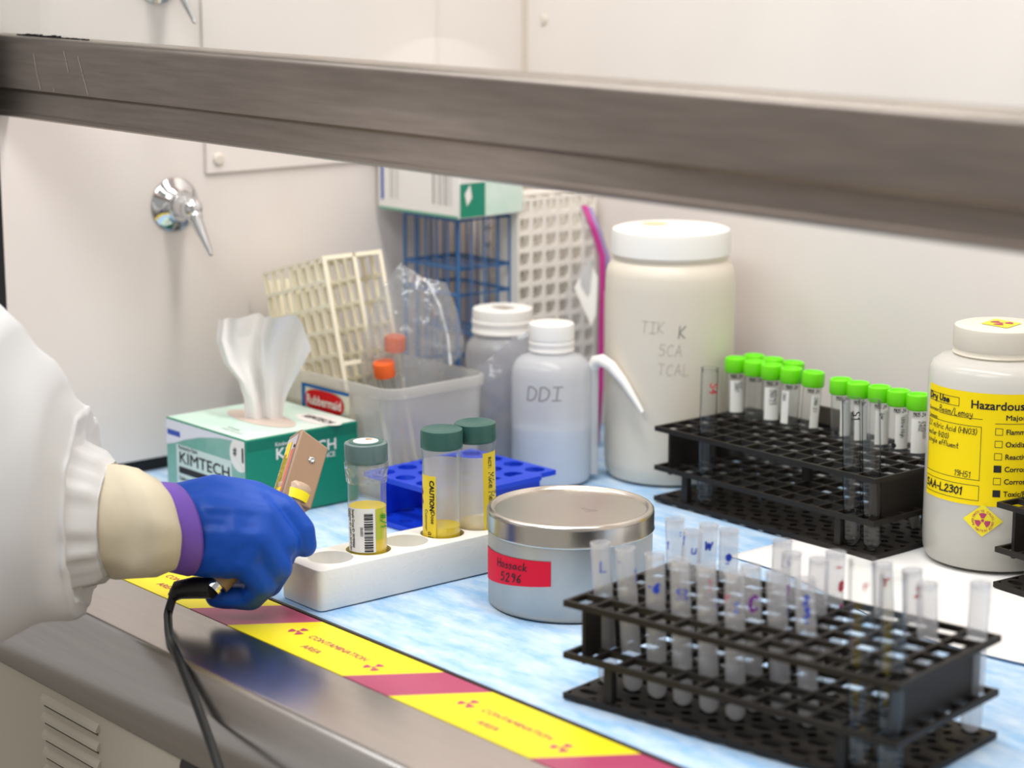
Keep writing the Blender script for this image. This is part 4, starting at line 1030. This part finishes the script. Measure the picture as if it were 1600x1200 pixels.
# lime capped conical tubes
_ct = {}
def conical(label, i, j, lean, lab_a, texts, wid=42, dark=False):
    b = hole(R2, A2, i, j); d = (Vector((.641, .767, 0)) * lean + Vector((0, 0, .118))).normalized()
    z = d; x = Vector((1, 0, 0)); x = (x - z * x.dot(z)).normalized(); y = z.cross(x)
    Mx = Matrix(((x.x, y.x, z.x, b.x), (x.y, y.y, z.y, b.y), (x.z, y.z, z.z, b.z), (0, 0, 0, 1)))
    t = thing('capped_tube', label, 'tube', M=Mx, group='lime capped tubes in the back rack')
    if not _ct:
        a = obj('tube_body', MB().lathe([(0, 0), (.0022, .0002), (.0032, .0012), (.0078, .020), (.0082, .024), (.0084, .104), (.0072, .105), (.0072, .108), (0, .108)], 28), M_clearps, t)
        c = obj('cap', ribbed([(0, .1030), (.0092, .1030), (.0096, .1036), (.0101, .1044), (.0101, .1135), (.0096, .1158), (.0086, .1164), (.0076, .1160), (.0070, .1145), (0, .1143)], 60, .1043, .1136, .985), M_lime, t)
        sd = obj('sediment', MB().lathe([(0, .0005), (.0020, .0006), (.0060, .0150), (0, .0155)], 20), mat('tube_residue', '#B9B4A6', .6), t)
        _ct.update(a=a.data, c=c.data, s=sd.data)
    else:
        for nm, k in (('tube_body', 'a'), ('cap', 'c'), ('sediment', 's')):
            o = bpy.data.objects.new(nm, _ct[k]); col.objects.link(o); o.parent = t
    r = .0086
    if lab_a is not None:
        lb = obj('label', sheet(on_cyl(r, CA, 0), R(lab_a - wid) * r, R(lab_a + wid) * r, .067, .0965, 12, 1), M_white, t)
        mb = MB()
        for k, tx in enumerate(texts):
            g = on_cyl(r + .0003, CA + R(lab_a - 14 + 26 * k), 0, rot=True); pl, wd = hand(tx, .0034, .16, .1); ribbon(mb, pl, .0004, lambda a, bb: g(a - .0945, bb))
        obj('handwriting', mb, M_ink, lb, smooth=0)
    mb = MB(); pl, wd = hand('1905 24', .0032, .12, .1); f = on_cyl(r, CA + R(-38), 0); ribbon(mb, pl, .0006, lambda a, bb: f(a, bb + .0985))
    obj('ink_mark', mb, M_ink, t, smooth=0)
    if dark: obj('ink_dot', MB().lathe([(0, 0), (.0022, 0), (.0022, .0002), (0, .0002)], 16, Matrix.Translation((r * math.cos(CA - R(30)), r * math.sin(CA - R(30)), .070)) @ Vector((math.cos(CA - R(30)), math.sin(CA - R(30)), 0)).to_track_quat('Z', 'Y').to_matrix().to_4x4()), M_ink, t)
conical('lime capped tube with wide white label, first of the left cluster', 0, 4, -.001, 4, ['2607', '2.2'], 44)
conical('lime capped tube without visible label, second of the left cluster', 1, 4, .001, None, [])
conical('lime capped tube with two line white label, third of the left cluster', 2, 4, .001, 0, ['DMA 2.5', 'extract'], 48)
conical('lime capped tube whose label is turned aside, fourth of the left cluster', 3, 4, .003, -42, ['DMA'], 26)
conical('lime capped tube with narrow white label at the cluster right end', 4, 4, .007, 22, ['DMA 2.1'], 30)
conical('lime capped tube in the back row, behind the second tube', 0, 5, .002, None, [])
conical('lime capped tube in the back row, behind the third tube', 1, 5, .004, None, [])
conical('lime capped tube in the back row, behind the fourth tube', 2, 5, .007, None, [])
conical('lime capped tube with black dot, first of the right row', 6, 4, -.001, 30, [''], 40, True)
conical('lime capped tube behind the leaning glass pair', 7, 4, -.002, 10, [''], 40)
conical('lime capped tube, middle one of the right row', 8, 4, 0, 14, ['low'], 44)
conical('lime capped tube labelled Ultra High in the right row', 9, 4, 0, 22, ['Ultra High'], 46, True)
conical('lime capped tube next to the waste bottle', 10, 4, 0, 10, ['2402', '2400205'], 56)

# ------------------------------------------------------------------ gloved arm of the person, and the hand held probe
person = thing('person', 'person in a white coverall reaching in with a blue gloved hand holding a probe', 'person', (0, 0, 0))
CH = {
'palm1': [ (-1.3558,0.8045,0.0855,0.0170), (-1.3398,0.8317,0.0910,0.0170), (-1.3238,0.8533,0.0886,0.0150) ],
'palm2': [ (-1.3498,0.7989,0.0755,0.0200), (-1.3292,0.8220,0.0807,0.0200), (-1.3049,0.8507,0.0793,0.0145) ],
'palm3': [ (-1.3479,0.7973,0.0640,0.0200), (-1.3217,0.8167,0.0662,0.0180), (-1.2974,0.8425,0.0658,0.0140) ],
'palm4': [ (-1.3488,0.7991,0.0527,0.0160), (-1.3225,0.8140,0.0509,0.0150), (-1.3009,0.8333,0.0502,0.0130) ],
'index': [ (-1.3238,0.8533,0.0886,0.0148), (-1.3047,0.8700,0.0815,0.0112), (-1.2938,0.8785,0.0665,0.0098), (-1.2930,0.8800,0.0545,0.0092) ],
'middle': [ (-1.3049,0.8507,0.0793,0.0145), (-1.2930,0.8619,0.0603,0.0115), (-1.3089,0.8694,0.0436,0.0105), (-1.3284,0.8621,0.0346,0.0095) ],
'ring': [ (-1.2974,0.8425,0.0658,0.0140), (-1.2903,0.8535,0.0439,0.0115), (-1.3088,0.8574,0.0261,0.0105), (-1.3283,0.8445,0.0191,0.0095) ],
'pinky': [ (-1.3009,0.8333,0.0502,0.0130), (-1.2932,0.8427,0.0312,0.0105), (-1.3092,0.8417,0.0183,0.0100), (-1.3290,0.8242,0.0180,0.0090) ],
'cross1': [(-1.3238,0.8533,0.0886,0.0140), (-1.3049,0.8507,0.0793,0.0140), (-1.2974,0.8425,0.0658,0.0138), (-1.3009,0.8333,0.0502,0.0128)],
'cross2': [(-1.3330,0.8425,0.0890,0.0165), (-1.3190,0.8363,0.0800,0.0182), (-1.3100,0.8296,0.0660,0.0172), (-1.3117,0.8236,0.0506,0.0150)],
'fill1': [(-1.3398,0.8290,0.0860,0.0180), (-1.3130,0.8510,0.0845,0.0140)],
'fill2': [(-1.3300,0.8160,0.0735,0.0200), (-1.3020,0.8460,0.0725,0.0142)],
'fill3': [(-1.3220,0.8150,0.0585,0.0180), (-1.3000,0.8375,0.0580,0.0136)],
'thumb': [ (-1.3550,0.8326,0.0809,0.0140), (-1.3457,0.8603,0.0731,0.0120), (-1.3350,0.8787,0.0611,0.0105) ],
}
def capsules(chains):
    me = bpy.data.meshes.new('body_source'); big = bmesh.new()
    for ch in chains:
        for a, b in zip(ch, ch[1:]):
            tmp = bmesh.new()
            for q in (a, b): bmesh.ops.create_icosphere(tmp, subdivisions=2, radius=q[3], matrix=Matrix.Translation(q[:3]))
            r_ = bmesh.ops.convex_hull(tmp, input=tmp.verts)
            bmesh.ops.delete(tmp, geom=[g for g in r_['geom_interior'] if isinstance(g, bmesh.types.BMVert)], context='VERTS')
            m_ = bpy.data.meshes.new('t'); tmp.to_mesh(m_); tmp.free(); big.from_mesh(m_); bpy.data.meshes.remove(m_)
    big.to_mesh(me); big.free(); return me
wrist = [(-1.3389,0.7658,0.0812,0.0250), (-1.3379,0.7901,0.0762,0.0245), (-1.3375,0.8131,0.0742,0.0230)]
g_src = bpy.data.objects.new('glove', capsules(list(CH.values()) + [wrist])); col.objects.link(g_src); g_src.parent = person
rm = g_src.modifiers.new('one_skin', 'REMESH'); rm.mode = 'VOXEL'; rm.voxel_size = .0019
sm = g_src.modifiers.new('soften', 'SMOOTH'); sm.factor = .5; sm.iterations = 6
glove = bake(g_src, 'glove', M_glove, 180)
# stretch wrinkles of the nitrile
for v in glove.data.vertices:
    p = v.co; n_ = v.normal
    k = mnoise.noise(Vector((p.x * 60 + p.z * 20, p.y * 40, p.z * 30 + 4))) * .0007 + mnoise.noise(p * 170) * .0002
    v.co = p + n_ * k
tag(glove, 'bright blue nitrile glove')

def rings_mesh(rings, nrm, n=40, wob=0.0, freq=3, seed=0, both=True):
    """swept sleeve: rings of (x, y, z, half height, half depth) square to nrm (or to the path)"""
    mb = MB(); vs = []; m = len(rings)
    for i, q in enumerate(rings):
        c = Vector(q[:3])
        if nrm is None:
            a = Vector(rings[max(i - 1, 0)][:3]); b = Vector(rings[min(i + 1, m - 1)][:3]); t_ = (b - a).normalized()
        else: t_ = Vector(nrm[i] if isinstance(nrm, list) else nrm).normalized()
        up = Vector((0, 0, 1)); up = (up - t_ * up.dot(t_)).normalized(); sd_ = t_.cross(up)
        for k in range(n):
            a = 2 * math.pi * k / n
            w = 1 + wob * mnoise.noise(Vector((math.cos(a) * freq, math.sin(a) * freq, i * .8 + seed)))
            vs.append(c + (up * math.sin(a) * q[3] + sd_ * math.cos(a) * q[4]) * w)
    fs = [(i * n + k, i * n + (k + 1) % n, (i + 1) * n + (k + 1) % n, (i + 1) * n + k) for i in range(m - 1) for k in range(n)]
    return mb.add(vs, fs)
NW = (.05, .99, .06)
purple = [(-1.3387,0.7710,0.0804,0.0307,0.0270), (-1.3379,0.7863,0.0759,0.0339,0.0290), (-1.3370,0.8002,0.0717,0.0349,0.0300), (-1.3368,0.8028,0.0708,0.0339,0.0290)]
o = obj('inner_glove', rings_mesh(purple, NW, 40, .03, 2, 3), M_purple, person, smooth=180, solid=.0008); tag(o, 'purple inner glove cuff')
tape_r = [(-1.3600,.7100,.0900,.0330,.0300), (-1.3575,.7260,.0880,.0385,.0325), (-1.3558,0.7416,0.0858,0.0418,0.0340), (-1.3502,0.7499,0.0845,0.0437,0.0360), (-1.3394,0.7584,0.0844,0.0428,0.0370), (-1.3388,0.7727,0.0810,0.0390,0.0360), (-1.3383,0.7829,0.0783,0.0349,0.0330), (-1.3383,0.7845,0.0781,0.0325,0.0300)]
o = obj('cuff_tape', rings_mesh(tape_r, NW, 60, .09, 2.2, 7), M_cufftape, person, smooth=180, solid=.0008); tag(o, 'cream masking tape wound round the cuff')
SL_ = [(-1.3486,0.7501,0.0858,0.0418,0.0400), (-1.3489,0.7430,0.0879,0.0465,0.0430), (-1.3492,0.7330,0.0906,0.0493,0.0460), (-1.3495,0.7250,0.0928,0.0520,0.0480), (-1.3496,0.7241,0.0939,0.0595,0.0520), (-1.3498,0.7304,0.0947,0.0697,0.0550), (-1.3500,0.7265,0.0958,0.0771,0.0580), (-1.3420,0.7068,0.1055,0.0874,0.0630), (-1.3431,0.6880,0.1163,0.0985,0.0700), (-1.3441,0.6624,0.1304,0.1106,0.0780), (-1.3626,0.6299,0.1524,0.1139,0.0800), (-1.4252,0.6001,0.1934,0.1106,0.0800), (-1.5106,0.5652,0.2539,0.1046,0.0800)]
SL_ += [(-1.580,0.530,0.305,.100,.085), (-1.625,0.503,0.339,.06,.06)]
# finer rings by interpolation, then cloth folds
fine = []
for a, b in zip(SL_, SL_[1:]):
    for q in range(6): fine.append(tuple(a[k] + (b[k] - a[k]) * q / 6 for k in range(5)))
fine.append(SL_[-1])
def vdir(i):
    t_ = max(0.0, min(1.0, (i - 40) / 30.0)); return Vector((.70, .71, -.02)).lerp(Vector((.80, .50, -.22)), t_)
mb = rings_mesh(fine, [tuple(vdir(i)) for i in range(len(fine))], 72)
n_ = 72
for k, p in enumerate(mb.v):
    i, a = divmod(k, n_); c = Vector(fine[i][:3]); p = Vector(p); rad = (p - c)
    q = p * 1.0
    an = a * 2 * math.pi / n_
    w = mnoise.noise(Vector((q.x * 13 + 1.5, q.y * 13, q.z * 9))) * .11 + mnoise.noise(Vector((q.x * 30, q.y * 26, q.z * 18 + 5))) * .05
    amp = min(1.0, max(.25, (i - 16) / 14.0))
    gather = (.045 * math.sin(an * 11 + 1.3 * math.sin(an * 3)) + .03 * math.sin(an * 19 + 2)) * (1 if i < 26 else max(0, 1 - (i - 26) / 14.0)) * min(1, .4 + i / 10.0)
    fold = .035 * math.sin(i * .42 + 2.4 * math.sin(an + .6)) * max(0, min(1, (i - 26) / 8.0))
    mb.v[k] = tuple(c + rad * (1 + w * amp + fold + gather))
mb.f.append(tuple(range(n_ - 1, -1, -1))[::-1]); mb.f.append(tuple(len(mb.v) - n_ + k for k in range(n_)))
sl = obj('sleeve', mb, M_tyvek, person, smooth=180); tag(sl, 'loose white coverall sleeve gathered at the wrist')

# probe: local z runs along the handle, the screw face looks along local x
ax = (Vector((-1.3300, .9115, .1230)) - Vector((-1.3128, .8816, .0812))).normalized()
wd_ = Vector((.020, .013, -.010)); wd_ = (wd_ - ax * wd_.dot(ax)).normalized(); fn_ = wd_.cross(ax).normalized()
rt_m = Matrix.Rotation(R(28), 3, ax); wd_ = rt_m @ wd_; fn_ = rt_m @ fn_
if fn_.dot(Vector((.767, -.641, .2))) < 0: fn_ = -fn_
Om = Vector((-1.3165, .8850, .0840))
PM = Matrix(((fn_.x, wd_.x, ax.x, Om.x), (fn_.y, wd_.y, ax.y, Om.y), (fn_.z, wd_.z, ax.z, Om.z), (0, 0, 0, 1)))
pb = thing('survey_probe', 'tan radiation survey probe with labelled side held in the blue glove', 'probe', M=PM)
mb = MB().box((-.012, -.0125, -.006), (.012, .0125, .0475))
mb.v = [(x, y, z + (.0045 if z > .04 and y < 0 else -.002 if z > .04 else 0)) for x, y, z in mb.v]
hd_ = obj('probe_head', mb, M_probe, pb, bevel=.0016, bseg=3)
obj('screw', MB().lathe([(0, .0122), (.0022, .0122), (.0024, .0126), (.0016, .0130), (.0010, .0124), (0, .0122)], 18, Matrix.Translation((0, .002, .031)) @ Matrix.Rotation(R(90), 4, 'Y')), M_chrome, hd_)
Fl = on_plane((-.0115, -.0128, -.004), (1, 0, 0), (0, 0, 1))
lbp = obj('side_label', sheet(Fl, .001, .0215, .002, .052), mat('label_silver', '#C9C0C4', .4), pb, smooth=0)
Fl2 = on_plane((-.0115, -.0131, -.004), (1, 0, 0), (0, 0, 1))
obj('yellow_print', sheet(Fl2, .003, .0125, .008, .048), M_yellowlabel, lbp, smooth=0)
obj('salmon_print', sheet(Fl2, .015, .0205, .003, .040), M_salmon, lbp, smooth=0)
Fl3 = on_plane((-.0115, -.0134, -.004), (0, 0, 1), (-1, 0, 0))
mb = MB()
for k, tx in enumerate(('CAUTION RADIATION', 'DETECTOR WINDOW', 'CALIBRATION DUE')): typed(tx, .0032, lambda x, y: Fl3(x + .009, y - .006 - .003 * k), .01, .9, mb=mb)
obj('lettering', mb, mat('brown_print', '#6A5A3A', .6), lbp, smooth=0)
obj('side_screw', MB().lathe([(0, 0), (.0016, 0), (.0012, .0010), (0, .0011)], 14, Matrix.Translation((.0085, -.0125, .038)) @ Matrix.Rotation(R(90), 4, 'X')), mat('brown_screw', '#5C4331', .4, .6), pb)
con = PM.inverted() @ Vector((-1.3205, .8150, .0275)); nk = Vector((0, 0, -.004))
hdir = (con - nk)
obj('neck_wrap', MB().tube([nk + Vector((0, 0, .006)), nk, nk + hdir * .10, nk + hdir * .22], [.0128, .0125, .0108, .0100], 18), M_neck, pb)
obj('crinkled_tape', MB().tube([nk + Vector((.001, 0, .0150)), nk + Vector((.001, 0, .0125)), nk + Vector((.001, 0, .0080)), nk + Vector((0, 0, .002))], [.0126, .0142, .0136, .0126], 16), M_foil, pb)
yt = obj('yellow_band', MB().tube([nk + Vector((.001, 0, .0085)), nk + Vector((.001, 0, .0010))], [.0140, .0134], 24, cap=False), M_yellow, pb)
obj('handle', MB().tube([nk + hdir * .18, nk + hdir * .6, nk + hdir * .93], [.0100, .0100, .0098], 18), M_probe, pb)
obj('connector', MB().tube([nk + hdir * .90, nk + hdir * .965, nk + hdir * .97, nk + hdir * 1.0], [.0066, .0066, .0078, .0078], 18), M_chrome, pb)
Pw = lambda p: PM.inverted() @ Vector(p)
obj('strain_relief', MB().tube([nk + hdir * .985, Pw((-1.3330, .8080, .0270)), Pw((-1.3425, .8000, .0245)), Pw((-1.3450, .7960, .0190))], [.0080, .0082, .0072, .0040], 16), M_cable, pb)
def catmull(pts, n=8):
    P_ = [Vector(p) for p in pts]; P_ = [P_[0]] + P_ + [P_[-1]]; out = []
    for i in range(1, len(P_) - 2):
        for q in range(n):
            t_ = q / n; a, b, c, d = P_[i - 1:i + 3]
            out.append(.5 * ((2 * b) + (c - a) * t_ + (2 * a - 5 * b + 4 * c - d) * t_ ** 2 + (3 * b - a - 3 * c + d) * t_ ** 3))
    return out + [P_[-2]]
cpts = [(-1.3440, .7970, .0215), (-1.3440, .7920, .0090), (-1.3330, .7850, .0055), (-1.3060, .7700, .0036), (-1.2700, .7540, .0036), (-1.2150, .7370, -.0180), (-1.1650, .7200, -.0380), (-1.1200, .7050, -.0650), (-1.1000, .69, -.14), (-1.12, .66, -.40), (-1.15, .62, -.80)]
obj('cable', MB().tube([Pw(p) for p in catmull(cpts)], .0033, 10), M_cable, pb)
